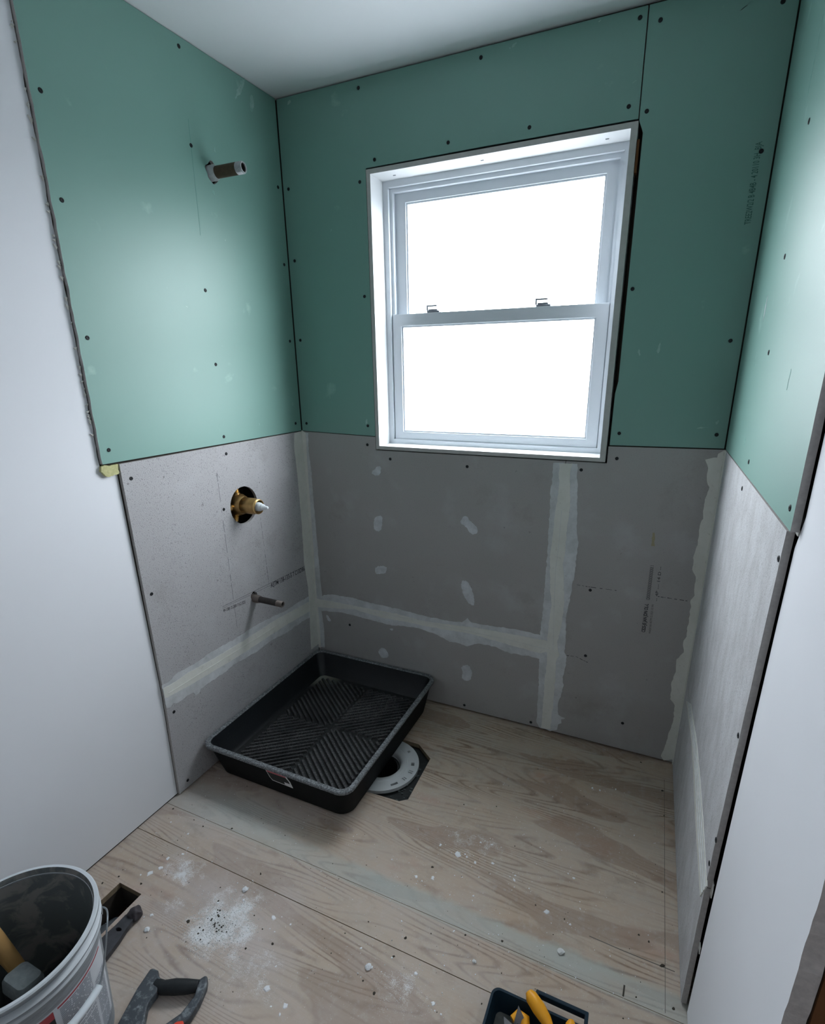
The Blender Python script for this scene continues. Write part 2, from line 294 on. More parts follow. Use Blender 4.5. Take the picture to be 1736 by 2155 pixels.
M_trimedge = simple('raw_trim_edge', (0.42, 0.42, 0.40, 1), 0.85, var=0.15, vs=40)
M_stud = simple('rough_brown_stud', rgb(95, 62, 34), 0.85, var=0.35, vs=14)
M_metal = simple('zinc_latch', (0.20, 0.22, 0.25, 1), 0.5, metal=0.2)
def pane(name, tr, tl, tint, seed):
    m = bpy.data.materials.new(name); m.use_nodes = True; t = m.node_tree; t.nodes.clear()
    o = t.nodes.new('ShaderNodeOutputMaterial'); a = t.nodes.new('ShaderNodeBsdfTransparent'); b = t.nodes.new('ShaderNodeBsdfTranslucent')
    c = t.nodes.new('ShaderNodeBsdfGlossy'); c.inputs['Roughness'].default_value = 0.25
    x = t.nodes.new('ShaderNodeMixShader'); y = t.nodes.new('ShaderNodeMixShader')
    a.inputs[0].default_value = tint; b.inputs[0].default_value = tint
    x.inputs[0].default_value = tl; y.inputs[0].default_value = 0.04
    t.links.new(a.outputs[0], x.inputs[1]); t.links.new(b.outputs[0], x.inputs[2])
    t.links.new(x.outputs[0], y.inputs[1]); t.links.new(c.outputs[0], y.inputs[2]); t.links.new(y.outputs[0], o.inputs[0])
    return m
M_pane_up = pane('obscure_glass_upper', 0.7, 0.22, (0.97, 0.98, 1, 1), 0)
M_pane_lo = pane('obscure_glass_lower', 0.7, 0.30, (0.95, 0.96, 0.98, 1), 1)

# plywood subfloor
n = N('plywood_subfloor', 0.72, spec=0.25)
X, Y, Z = n.sep()
warp = n.noise(1.0, 2, n.coord((0.62, 5.2, 1), loc=(0.4, 0.9, 0)), rough=0.42)
ring = n.math('FRACT', n.math('MULTIPLY', warp, 36.0))
ln = n.math('SUBTRACT', 1.0, n.math('MULTIPLY', n.math('ABSOLUTE', n.math('SUBTRACT', ring, 0.5)), 2.0))   # 0..1 peak mid
line = n.ramp(n.math('ADD', ln, n.math('MULTIPLY', n.math('SUBTRACT', n.noise(60, 3), 0.5), 0.5)), 0.52, 0.95)
brk = n.ramp(n.noise(1, 4, n.coord((3, 9, 1))), 0.38, 0.62)
line = n.math('MULTIPLY', line, brk)
streak = n.noise(1.0, 4, n.coord((7, 120, 1)), rough=0.6)
base = n.mix(n.ramp(n.noise(1, 4, n.coord((1.4, 2.6, 1), loc=(3, 2, 0))), 0.35, 0.65), (0.42, 0.32, 0.235, 1), (0.48, 0.395, 0.31, 1))
base = n.mix(n.ramp(streak, 0.4, 0.7, 0, 0.35), base, (0.37, 0.29, 0.215, 1))
red = n.ramp(n.noise(1, 3, n.coord((3.0, 7, 1), loc=(7, 1, 0))), 0.60, 0.72, 0, 0.6)
base = n.mix(red, base, (0.40, 0.235, 0.165, 1))
base = n.mix(n.math('MULTIPLY', line, 0.85), base, (0.175, 0.11, 0.075, 1))
# grey scuffed mottling all over, and a few large darker figure patches
mot = n.ramp(n.noise(1, 6, n.coord((5, 8, 1), loc=(9, 4, 0)), rough=0.7), 0.42, 0.66, 0, 0.45)
base = n.mix(mot, base, (0.40, 0.375, 0.335, 1))
big = n.ramp(n.noise(1, 2, n.coord((2.2, 9, 1), loc=(5.5, 3.3, 0)), rough=0.3), 0.575, 0.59, 0, 0.55)
base = n.mix(big, base, (0.27, 0.19, 0.14, 1))
mot2 = n.ramp(n.noise(38, 5, rough=0.75), 0.52, 0.72, 0, 0.35)
base = n.mix(mot2, base, (0.50, 0.485, 0.46, 1))
dust = n.ramp(n.noise(1, 6, n.coord((2.2, 3.0, 1), loc=(1, 5, 0)), rough=0.65), 0.40, 0.66)
front = n.ramp(Y, -0.25, -1.25)
left = n.ramp(X, 1.5, 0.3, 0.35, 1.0)
dfac = n.math('MULTIPLY', n.math('MULTIPLY', n.math('ADD', n.math('MULTIPLY', dust, 0.65), 0.18), front), left)
base = n.mix(dfac, base, (0.52, 0.475, 0.455, 1))
# filler strip along the sheet joint (y about -0.91)
wob = n.noise(1, 5, n.coord((9, 9, 1)), rough=0.6)
yy = n.math('ADD', Y, n.math('MULTIPLY', n.math('SUBTRACT', wob, 0.5), 0.05))
upper = n.ramp(yy, -0.868, -0.888); lower = n.ramp(n.math('ADD', Y, n.math('MULTIPLY', wob, 0.006)), -0.945, -0.935)
strip = n.math('MULTIPLY', n.math('MULTIPLY', upper, lower), n.ramp(n.noise(1, 4, n.coord((4, 10, 1))), 0.30, 0.62, 0.30, 0.75))
strip = n.math('MULTIPLY', strip, n.ramp(X, 0.1, 0.9, 0.45, 1.0))
base = n.mix(strip, base, (0.40, 0.44, 0.41, 1))
# faded primer patch near the left wall
rr = n.math('ADD', n.math('POWER', n.math('SUBTRACT', X, 0.22), 2), n.math('MULTIPLY', n.math('POWER', n.math('ADD', Y, 0.87), 2), 9))
pp = n.math('MULTIPLY', n.ramp(n.math('ADD', rr, n.math('MULTIPLY', wob, 0.12)), 0.14, 0.05), 0.55)
base = n.mix(pp, base, (0.43, 0.46, 0.44, 1))
# swept plaster powder, several halos
def halo(cx, cy, r0, ax=1.0, ay=1.0, amp=0.9):
    d = n.math('ADD', n.math('POWER', n.math('MULTIPLY', n.math('SUBTRACT', X, cx), ax), 2), n.math('POWER', n.math('MULTIPLY', n.math('SUBTRACT', Y, cy), ay), 2))
    d = n.math('SQRT', d)
    return n.ramp(d, r0, r0*0.25, 0, amp)
grain_n = n.noise(420, 2); blot = n.noise(26, 5, rough=0.7)
pw = n.math('MAXIMUM', halo(0.465, -1.215, 0.13, 1, 1.2, 0.95), halo(0.24, -1.115, 0.09, 0.8, 1.2, 0.7))
pw = n.math('MAXIMUM', pw, halo(0.50, -1.165, 0.10, 1.3, 0.8, 0.85)); pw = n.math('MAXIMUM', pw, halo(0.42, -1.16, 0.08, 1.4, 0.8, 0.7)); pw = n.math('MAXIMUM', pw, halo(0.54, -1.19, 0.09, 0.9, 1.3, 0.7))
pw = n.math('MAXIMUM', pw, halo(1.05, -0.66, 0.14, 0.8, 1.4, 0.42)); pw = n.math('MAXIMUM', pw, halo(0.30, -1.21, 0.06, 1, 1, 0.55))
pw = n.math('MAXIMUM', pw, halo(0.62, -1.26, 0.16, 0.8, 1.2, 0.45)); pw = n.math('MAXIMUM', pw, halo(1.02, -1.14, 0.12, 1, 1, 0.45))
pw = n.math('MAXIMUM', pw, halo(0.80, -0.55, 0.10, 1, 1, 0.25))
pf = n.ramp(n.math('ADD', pw, n.math('ADD', n.math('MULTIPLY', n.math('SUBTRACT', blot, 0.5), 2.0), n.math('MULTIPLY', n.math('SUBTRACT', grain_n, 0.5), 1.3))), 0.45, 0.95)
pf = n.math('MULTIPLY', pf, n.ramp(pw, 0.03, 0.3))
base = n.mix(n.math('MULTIPLY', pf, 0.9), base, (0.74, 0.76, 0.77, 1))
spk = n.ramp(n.noise(190, 3), 0.66, 0.74, 0, 0.6)
base = n.mix(spk, base, (0.64, 0.65, 0.65, 1))
spd = n.ramp(n.noise(95, 2, n.coord(loc=(4, 4, 0))), 0.735, 0.765, 0, 0.7)
gr = n.math('MULTIPLY', n.ramp(n.noise(1, 5, n.coord((7, 11, 1), loc=(2, 8, 0)), rough=0.75), 0.56, 0.74, 0, 0.5), n.ramp(Y, -1.3, -0.2, 0.5, 1.0))
base = n.mix(gr, base, (0.20, 0.16, 0.125, 1))
base = n.mix(spd, base, (0.12, 0.10, 0.08, 1))
n.color(base); n.bump(n.math('SUBTRACT', streak, n.math('MULTIPLY', line, 0.4)), 0.25, 0.001); M_ply = n.m
M_plyedge = simple('plywood_cut_edge', (0.22, 0.17, 0.11, 1), 0.9, var=0.4, vs=90)
M_splat = simple('dried_white_paint', (0.72, 0.74, 0.76, 1), 0.55, var=0.12, vs=60, bump=0.3, bs=120)
M_crumb = simple('dark_debris', (0.05, 0.045, 0.035, 1), 0.9)
M_crumb_w = simple('plaster_crumb', (0.62, 0.63, 0.62, 1), 0.9, var=0.2, vs=100)

# ------------------------------------------------------------------ SETTING
H = 2.443; HL = 1.2305
YN = -2.75
def struct(name, bm, mat, **k):
    o = obj(name, bm, mat, **k); o['kind'] = 'structure'; return o
GAP = 0.0016
screw_me = None
def screws(pts, fr, parent, w=0.0005, r=0.0056):
    global screw_me
    for u, v in pts:
        if screw_me is None:
            bm = bmesh.new()
            lathe(bm, [(0.0002, 0.0001), (0.0022, 0.0002), (0.0026, 0.0010), (r*0.85, 0.0012), (r, 0.0006), (r*1.08, -0.0006)], 14)
            bmesh.ops.contextual_create(bm, geom=[])
            bmesh.ops.recalc_face_normals(bm, faces=bm.faces[:])
            screw_me = bpy.data.meshes.new('screw'); bm.to_mesh(screw_me); bm.free(); screw_me.materials.append(M_screw)
        o = bpy.data.objects.new('screw', screw_me); COL.objects.link(o); o.parent = parent
        p = fr(u, v, w); nrm = (fr(u, v, 1)-fr(u, v, 0)).normalized()
        o.matrix_world = Matrix.Translation(p) @ nrm.to_track_quat('Z', 'Y').to_matrix().to_4x4()

# ---- floor
bm = bmesh.new()
hole_f = [(0.43, -0.34), (0.50, -0.285), (0.68, -0.288), (0.757, -0.347), (0.765, -0.573), (0.739, -0.594), (0.60, -0.602), (0.43, -0.595)]
duct = rect(0.0945, 0.1875, -1.425, -1.2245)
floor = struct('floor', (slab(bm, [rect(-0.06, 3.0, YN-0.1, 0.1), hole_f, duct], -0.10, -0.0185, FF), bm)[1], M_dark)
def sheet(loops):
    bm = bmesh.new(); slab(bm, loops, -0.0185, 0.0, FF)
    for f in bm.faces: f.material_index = 0
    o = obj('plywood_sheet', bm, [M_ply, M_plyedge], floor)
    for p in o.data.polygons: p.material_index = 1 if abs(p.normal.z) < 0.5 else 0
    return o
sheet([rect(-0.03, 1.690, -0.9362, 0.02), hole_f])
sheet([rect(-0.04, 1.690, -1.0567, -0.9375)])
sheet([rect(-0.07, 2.9, YN, -1.0588), duct])
bm = bmesh.new(); box(bm, -0.3, 3.1, YN-0.2, 0.2, -0.40, -0.38); box(bm, -0.3, -0.25, YN-0.2, 0.2, -0.38, -0.05); box(bm, 3.05, 3.1, YN-0.2, 0.2, -0.38, -0.05); box(bm, -0.25, 3.05, YN-0.2, YN-0.15, -0.38, -0.05); box(bm, -0.25, 3.05, 0.15, 0.2, -0.38, -0.05); box(bm, -0.3, -0.06, YN-0.2, 0.2, -0.101, -0.05); box(bm, -0.25, 3.05, 0.09, 0.2, -0.101, -0.05); obj('underfloor_light_block', bm, M_dark, floor)  # unseen closed box, added so no light leaks up through the floor holes
# long scribe / cracks in the sheets
def strip_line(bm, fr, pts, wd, w0=0.0, w1=0.0006, jit=0.0):
    for (a, b) in zip(pts, pts[1:]):
        a, b = Vector(a), Vector(b); d = (b-a); L = d.length
        if L < 1e-6: continue
        nn = Vector((-d.y, d.x))/L*wd/2
        slab(bm, [[tuple(a-nn), tuple(b-nn), tuple(b+nn), tuple(a+nn)]], w0, w1, fr)
bm = bmesh.new()
strip_line(bm, FF, [(1.613, -0.10), (1.617, -0.5), (1.622, -0.93)], 0.0012, -0.0004, 0.0003)
strip_line(bm, FF, [(1.43, -0.8143), (1.52, -0.818), (1.6438, -0.8193)], 0.0022, -0.0004, 0.0003)
obj('scribed_line', bm, M_line, floor)
# paint blobs and crumbs stuck to the floor
def blob(bm, x, y, r, h, k=9, seed=0, el=None):
    rnd = random.Random(seed); a0 = rnd.uniform(0, 6); el = el or rnd.uniform(0.55, 1.0); th = rnd.uniform(0, PI)
    lo, up = [], []
    for i in range(k):
        a = a0+2*PI*i/k; q = r*rnd.uniform(0.6, 1.15)
        px, py = q*math.cos(a), q*math.sin(a)*el
        px, py = px*math.cos(th)-py*math.sin(th), px*math.sin(th)+py*math.cos(th)
        lo.append(bm.verts.new((x+px, y+py, 0.0))); up.append(bm.verts.new((x+px*0.75, y+py*0.75, h)))
    for i in range(k):
        j = (i+1) % k; bm.faces.new((lo[i], lo[j], up[j], up[i]))
    bm.faces.new(up)
def in_duct(x, y): return 0.08 < x < 0.2 and -1.44 < y < -1.21
bm = bmesh.new()
for i, (x, y, r) in enumerate(D['splat']):
    blob(bm, x, y, r*0.62, 0.0008+r*0.06, 11, i)
    rnd = random.Random(i)
    for k in range(rnd.randint(0, 4)):
        a = rnd.uniform(0, 6.3); q = r*rnd.uniform(1.2, 3.2); qx, qy = x+q*math.cos(a), y+q*math.sin(a)
        if not in_duct(qx, qy): blob(bm, qx, qy, r*rnd.uniform(0.08, 0.25), 0.0006, 7, i*9+k)
rnd = random.Random(4)
for i in range(420):
    x = rnd.uniform(0.05, 1.6); y = -rnd.betavariate(2.2, 1.6)*1.3
    if x < 0.72 and y > -0.74 or in_duct(x, y): continue
    blob(bm, x, y, rnd.uniform(0.0006, 0.0022), 0.0007, 6, 900+i)
tag(obj('paint_drips', bm, M_splat, floor), kind='stuff')
bm = bmesh.new()
for i, (x, y, r) in enumerate(D['dark']): blob(bm, x, y, r*0.8, 0.002, 7, 50+i)
a, b = D['dark_line']; strip_line(bm, FF, [a, b], 0.004, 0, 0.0008)
for i in range(170):
    x = rnd.uniform(0.03, 1.62); y = -rnd.betavariate(2.0, 1.4)*1.4
    if x < 0.72 and y > -0.74 or in_duct(x, y): continue
    blob(bm, x, y, rnd.uniform(0.0008, 0.0025), 0.001, 6, 2000+i, rnd.uniform(0.25, 1))
tag(obj('dark_specks', bm, M_crumb, floor), kind='stuff')

# ---- left wall
vu, vv, vr = 0.3975, 0.9875, 0.0735     # valve hole
pu, pv, pr = 0.3640, 2.1110, 0.030      # shower pipe hole
lu, lv, lr = 0.4024, 0.5963, 0.0185     # spout pipe hole
valve_hole = circ(vu, vv, vr, 40)
pipe_hole = [(pu+pr*(1+0.14*math.sin(5*a))*math.cos(a)*0.95, pv+pr*(1+0.12*math.cos(4*a))*math.sin(a)) for a in [2*PI*i/26 for i in range(26)]]
spout_hole = [(lu+lr*(1+0.10*math.sin(3*a))*math.cos(a), lv+0.004+lr*1.15*math.sin(a)) for a in [2*PI*i/20 for i in range(20)]]
bm = bmesh.new()
slab(bm, [rect(-0.05, -YN, -0.1, H+0.1), rect(vu-0.11, vu+0.13, vv-0.13, vv+0.13), rect(pu-0.05, pu+0.05, pv-0.05, pv+0.05), rect(lu-0.04, lu+0.04, lv-0.04, lv+0.04)], -0.10, -0.014, FL)
wall_left = struct('wall_left', bm, M_dark)
bm = bmesh.new(); box(bm, -0.05, -YN, -0.1, H+0.1, -0.13, -0.1005, FL); obj('cavity_sheathing', bm, M_dark, wall_left)
def board(name, loops, fr, parent, mat, w1=0.0, th=0.0125, edge=M_core, keep=None):
    bm = bmesh.new(); slab(bm, loops, w1-th, w1, fr)
    o = obj(name, bm, [mat, edge], parent)
    nv = (fr(0, 0, 1)-fr(0, 0, 0)).normalized()
    for p in o.data.polygons: p.material_index = 0 if abs(p.normal.dot(nv)) > 0.7 else 1
    return o
gl = jag([(0.9305, H-0.003), (0.9325, 1.85), (0.9365, HL+0.004)], 0.02, 0.0016, 3)
gl = [q for q in gl if True][:]
# keep only the ragged left edge part of that loop
gl = [q for q in gl if q[0] > 0.925]
def ragged_edge(p0, p1, step, amp, seed):
    out = []; a, b = Vector(p0), Vector(p1); k = int((b-a).length/step)
    for i in range(k+1):
        q = a+(b-a)*i/k; out.append((q.x+noise.noise((q.y*25+seed, seed, 0))*amp, q.y))
    return out
gedge = ragged_edge((0.9290, H-0.003), (0.9365, HL+0.0045), 0.02, 0.003, 2.0)
board('green_board', [[(0.003, HL+0.003), (0.003, H-0.003)]+gedge, pipe_hole], FL, wall_left, M_green)
board('cement_board', [[(0.002, 0.4135), (0.880, 0.4135), (0.8845, HL-0.003), (0.002, HL-0.001)], valve_hole, spout_hole], FL, wall_left, M_cem_rough)
board('cement_board', [[(0.002, 0.008), (0.892, 0.006), (0.880, 0.4115), (0.002, 0.4115)]], FL, wall_left, M_cem_rough)
wedge = ragged_edge((0.9310, H-0.003), (0.9395, HL-0.02), 0.015, 0.004, 5.0)
wl2 = [(0.8900, HL-0.022), (0.8880, 0.9), (0.8830, 0.42), (0.8945, 0.007)]
o = board('white_drywall', [[(-YN, 0.008), (-YN, H-0.002)]+wedge+wl2], FL, wall_left, M_white, -0.0105, 0.004)
# feathered paper fuzz along the drywall cut
bm = bmesh.new(); rnd = random.Random(11)
for i in range(46):
    v = rnd.uniform(1.28, 2.35); u = 0.9325+(2.44-v)*0.006
    L_ = rnd.uniform(0.003, 0.010)
    slab(bm, [[(u, v), (u+0.003, v-rnd.uniform(0.004, 0.01)), (u+L_, v+rnd.uniform(-0.006, 0.006))]], -0.0105, -0.006, FL)
tag(obj('torn_paper_fringe', bm, M_paper, wall_left), kind='stuff')
bm = bmesh.new()
slab(bm, [jag([(0.888, HL-0.001), (0.940, HL-0.001), (0.944, HL-0.016), (0.925, HL-0.034), (0.890, HL-0.030)], 0.004, 0.002, 5)], -0.012, -0.001, FL)
obj('spray_foam_lump', bm, M_foam, wall_left)
def smooth(p, it=2):
    for _ in range(it):
        q = []
        for i in range(len(p)):
            a, b = p[i], p[(i+1) % len(p)]
            q += [(a[0]*0.75+b[0]*0.25, a[1]*0.75+b[1]*0.25), (a[0]*0.25+b[0]*0.75, a[1]*0.25+b[1]*0.75)]
        p = q
    return p
def lay(name, pts, fr, parent, mat, w0, w1, step=0.008, amp=0.0018, seed=1):
    bm = bmesh.new(); slab(bm, [jag(pts, step, amp, seed)], w0, w1, fr)
    return obj(name, bm, mat, parent)
lay('thinset_smear', D['L_band_out'], FL, wall_left, M_smear, -0.001, 0.0008, amp=0.0025, seed=3)
lay('joint_tape', D['L_band_in'], FL, wall_left, M_tape, -0.001, 0.0015, amp=0.001, seed=4)
bm = bmesh.new(); strip_line(bm, FL, D['L_line'], 0.0022, 0.0, 0.0026); obj('tape_ridge', bm, M_tape, wall_left)
lc = [(max(u, 0.012), v) for u, v in D['L_corner']]
lay('corner_tape', lc+[(0.0, lc[-1][1]), (0.0, HL)], FL, wall_left, M_tape, -0.001, 0.0018, amp=0.0008, seed=5)
screws(D['L_screws'], FL, wall_left); screws(D['L_gscrews'], FL, wall_left)
bm = bmesh.new(); P = D['L_pencil']; rnd = random.Random(3)
for a, b in ((P[0], P[1]), (P[2], P[3])):
    a, b = Vector(a), Vector(b); t = 0
    while t < 1:
        t2 = min(1, t+rnd.uniform(0.03, 0.12)); strip_line(bm, FL, [a.lerp(b, t), a.lerp(b, t2)], rnd.choice((0.0007, 0.0011, 0.0018)), 0.0, 0.0004); t = t2+rnd.uniform(0.004, 0.05)
obj('pencil_line', bm, M_pencil, wall_left)
bm = bmesh.new(); strip_line(bm, FL, [P[4], P[5]], 0.0012, 0.0, 0.0004); obj('pencil_line', bm, M_gpencil, wall_left)
def text(body, fr, p0, p1, h, parent, mat, flip=1, aspect=None, bold=0.0):
    """flat lettering on a wall from p0 to p1 (wall u,v), characters h tall"""
    cu = bpy.data.curves.new('printed_text', 'FONT'); cu.body = body; cu.size = 1.0; cu.offset = bold; cu.resolution_u = 2
    t = bpy.data.objects.new('tmp', cu); COL.objects.link(t)
    bpy.context.view_layer.update()
    me = bpy.data.meshes.new_from_object(t.evaluated_get(bpy.context.evaluated_depsgraph_get()))
    bpy.data.objects.remove(t)
    xs = [v.co.x for v in me.vertices]; ys = [v.co.y for v in me.vertices]
    w, hh = max(xs)-min(xs), max(ys)-min(ys); x0, y0 = min(xs), min(ys)
    a, b = Vector(p0), Vector(p1); d = b-a; L_ = d.length; e = d/L_; nn = Vector((-e.y, e.x))*flip
    for v in me.vertices:
        q = a+e*((v.co.x-x0)/w*L_)+nn*((v.co.y-y0)/hh*h); v.co = fr(q.x, q.y, 0.0005)
    me.materials.clear(); me.materials.append(mat); me.name = 'printed_text'
    o = bpy.data.objects.new('printed_text', me); COL.objects.link(o); o.parent = parent
    return o
# ink line of board print running level below the valve (read left to right from the room)
T = D['L_text']
bm = bmesh.new()
strip_line(bm, FL, [T[0], T[1]], 0.0016, 0, 0.0004); strip_line(bm, FL, [(T[0][0], T[0][1]-0.006), (T[1][0]+0.17, T[1][1]-0.006)], 0.0012, 0, 0.0004)
obj('printed_line', bm, M_pencil, wall_left)
text('W-1381 7 13/81 7 (C1325)', FL, (T[0][0], T[0][1]-0.028), (0.455, T[1][1]-0.026), 0.017, wall_left, M_ink, -1, bold=0.01)
text('ASTM 138-133-5 7 C10D86-9D', FL, (0.30, T[0][1]-0.030), (0.03, T[1][1]-0.022), 0.022, wall_left, M_ink, -1, bold=0.01)

# ---- back wall with window opening
WX0, WX1, WZ0, WZ1 = 0.3715, 1.2800, 1.1690, 2.1665
bm = bmesh.new()
slab(bm, [rect(-0.15, 1.80, -0.1, H+0.1), rect(WX0-0.004, WX1+0.012, WZ0-0.004, WZ1+0.004)], -0.10, -0.014, FB)
wall_back = struct('wall_back', bm, M_dark)
G = 0.0045
board('green_board', [[(0.004, HL+0.002), (WX0-0.003, HL-0.008), (WX0-0.003, WZ1+0.0035), (1.2785, WZ1+0.0035), (1.2760, H-0.009), (0.004, H-0.005)]], FB, wall_back, M_green)
board('green_board', [[(1.2795, H-0.009), (1.2815, WZ1+0.001), (1.2950, WZ1-0.03), (1.2970, 1.44), (1.2905, 1.40), (1.2895, HL-0.002), (1.637, HL+0.003), (1.637, H-0.010)]], FB, wall_back, M_green)
board('cement_board', [[(0.002, 0.4295), (1.1430, 0.4295), (1.1445, WZ0-0.0045), (WX0-0.0035, WZ0-0.0045), (WX0-0.0035, HL-0.011), (0.002, HL-0.001)]], FB, wall_back, M_cem_back)
board('cement_board', [[(0.002, 0.009), (1.1525, 0.013), (1.1430, 0.4270), (0.002, 0.4270)]], FB, wall_back, M_cem_back)
board('cement_board', [[(1.1550, 0.013), (1.640, 0.010), (1.640, HL-0.001), (1.2865, HL-0.007), (1.2865, WZ0-0.0045), (1.1470, WZ0-0.0045)]], FB, wall_back, M_cem_back)
lay('thinset_smear', D['B_h_out'], FB, wall_back, M_smear, -0.001, 0.0007, amp=0.0022, seed=8)
lay('thinset_smear', D['B_v_out'], FB, wall_back, M_smear, -0.001, 0.0009, amp=0.0022, seed=9)
lay('joint_tape', D['B_h_in'], FB, wall_back, M_tape, -0.001, 0.0014, amp=0.0016, seed=10)
lay('joint_tape', D['B_v_in'], FB, wall_back, M_tape, -0.001, 0.0016, amp=0.0016, seed=11)
bc = D['B_corner']
lay('thinset_smear', [(0.0, HL)]+[(u, v) for u, v in bc]+[(0.0, bc[-1][1])], FB, wall_back, M_smear, -0.001, 0.0012, amp=0.0014, seed=12)
bc = D['B_corner_in']
lay('corner_tape', [(0.0, HL+0.004)]+bc+[(0.0, bc[-1][1])], FB, wall_back, M_tape, -0.001, 0.0019, amp=0.0008, seed=13)
rc = D['B_rcorner']
lay('corner_tape', [(1.640, HL)]+rc+[(1.640, rc[-1][1])], FB, wall_back, M_tape, -0.001, 0.0015, amp=0.0020, seed=14)
for i, p in enumerate(D['B_patches']): lay('thinset_patch', smooth(p, 1), FB, wall_back, M_patch, -0.001, 0.0009, 0.004, 0.0022, 20+i)
bm = bmesh.new(); strip_line(bm, FB, D['B_seamline'], 0.0010, 0.001, 0.0018); strip_line(bm, FB, D['B_vline'], 0.0010, 0.001, 0.0020); obj('tape_crack', bm, M_smear, wall_back)
bm = bmesh.new(); P = D['B_pencil']
for k in (0, 3, 6):
    for a, b in zip(P[k:k+3], P[k+1:k+3]):
        a, b = Vector(a), Vector(b); t = 0
        while t < 1:
            t2 = min(1, t+rnd.uniform(0.1, 0.25)); strip_line(bm, FB, [a.lerp(b, t), a.lerp(b, t2)], rnd.choice((0.0012, 0.002)), 0.0, 0.0004); t = t2+rnd.uniform(0.05, 0.15)
obj('pencil_line', bm, M_ink, wall_back)
a, b = D['B_stain']; bm = bmesh.new()
slab(bm, [jag([(a[0]+0.004, a[1]), (b[0]+0.006, b[1]), (b[0]-0.006, b[1]), (a[0]-0.003, a[1])], 0.006, 0.002, 3)], 0, 0.0004, FB)
obj('yellow_stain', bm, simple('yellow_stain', (0.30, 0.27, 0.17, 1), 0.8), wall_back)
T = D['B_text']
text('12XXXXXXXXXXXXXXXXXX 1', FB, (T[2][0]+0.008, T[2][1]), (T[3][0]+0.008, T[3][1]), 0.012, wall_back, M_ink, 1, bold=0.015)
text('CE2S-JE JAN JDN OL-L', FB, (T[0][0]+0.013, T[0][1]), (T[1][0]+0.015, T[1][1]), 0.017, wall_back, M_ink, 1, bold=0.03)
text('MADE IN ASTM C1325 1/2 IN', FB, (T[0][0]+0.028, T[0][1]), (T[1][0]+0.028, T[1][1]), 0.007, wall_back, M_ink, 1)
text('-- 4P --- 14 D --', FB, (T[2][0]+0.034, T[2][1]), (T[3][0]+0.034, T[3][1]), 0.010, wall_back, M_ink, 1)
text('TREE2W2/2 B 4B4B - 4 20110 3H  BJA', FB, (T[5][0]+0.011, T[5][1]), (T[4][0]+0.011, T[4][1]), 0.021, wall_back, M_gink, 1, bold=0.01)
screws(D['B_screws'], FB, wall_back, r=0.0062); screws(D['B_gscrews'], FB, wall_back)

M_scuff = compound('chalky_scuff', (0.20, 0.36, 0.32, 1), (0.34, 0.49, 0.46, 1), 30)
def scuffs(fr, parent, lst):
    for i, (u, v, a, b, th) in enumerate(lst):
        c_, s_ = math.cos(math.radians(th)), math.sin(math.radians(th))
        pts_ = [(u+a*x*c_-b*y*s_, v+a*x*s_+b*y*c_) for x, y in ((-1, -0.4), (-0.3, -1), (0.6, -0.7), (1, 0.2), (0.4, 0.9), (-0.5, 0.6))]
        lay('scuff_mark', smooth(pts_, 1), fr, parent, M_scuff, -0.001, 0.0003, 0.005, 0.003, 60+i)
scuffs(FB, wall_back, D['B_scuff']); scuffs(FL, wall_left, D['L_scuff'])
# ---- right wall
bm = bmesh.new(); slab(bm, [rect(-0.05, 1.345, -0.1, H+0.1)], -0.14, -0.040, FR)
wall_right = struct('wall_right', bm, M_dark)
RT = 0.0125
gre = ragged_edge((0.957, H-0.003), (0.957, HL+0.001), 0.03, 0.0012, 7.0)
board('green_board', [[(0.003, HL+0.002), (0.003, H-0.003)]+gre], FR, wall_right, M_green, th=RT)
cre = ragged_edge((0.935, HL-0.004), (0.893, 0.385), 0.02, 0.0022, 8.0)
board('cement_board', [[(0.002, 0.3995), (0.002, HL-0.001)]+cre], FR, wall_right, M_cem_right, th=RT)
cre = ragged_edge((0.892, 0.381), (0.892, 0.004), 0.02, 0.0020, 9.0)
board('cement_board', [[(0.002, 0.006), (0.002, 0.3965)]+cre], FR, wall_right, M_cem_right, th=RT)
we = ragged_edge((1.355, H-0.002), (1.355, 0.004), 0.02, 0.0035, 12.0)
board('white_drywall', [[(0.9095, 0.004), (0.9485, HL-0.03), (0.9725, HL+0.03), (0.9745, H-0.002)]+we], FR, wall_right, M_white, -RT-0.0005, 0.024)
bm = bmesh.new(); slab(bm, [[(0.8985, 0.004), (0.9375, HL-0.03), (0.9625, HL+0.02), (0.9640, H-0.002), (0.9745, H-0.002), (0.9725, HL+0.03), (0.9485, HL-0.03), (0.9095, 0.004)]], -0.036, -RT-0.0030, FR); obj('tapered_edge', bm, M_core, wall_right)
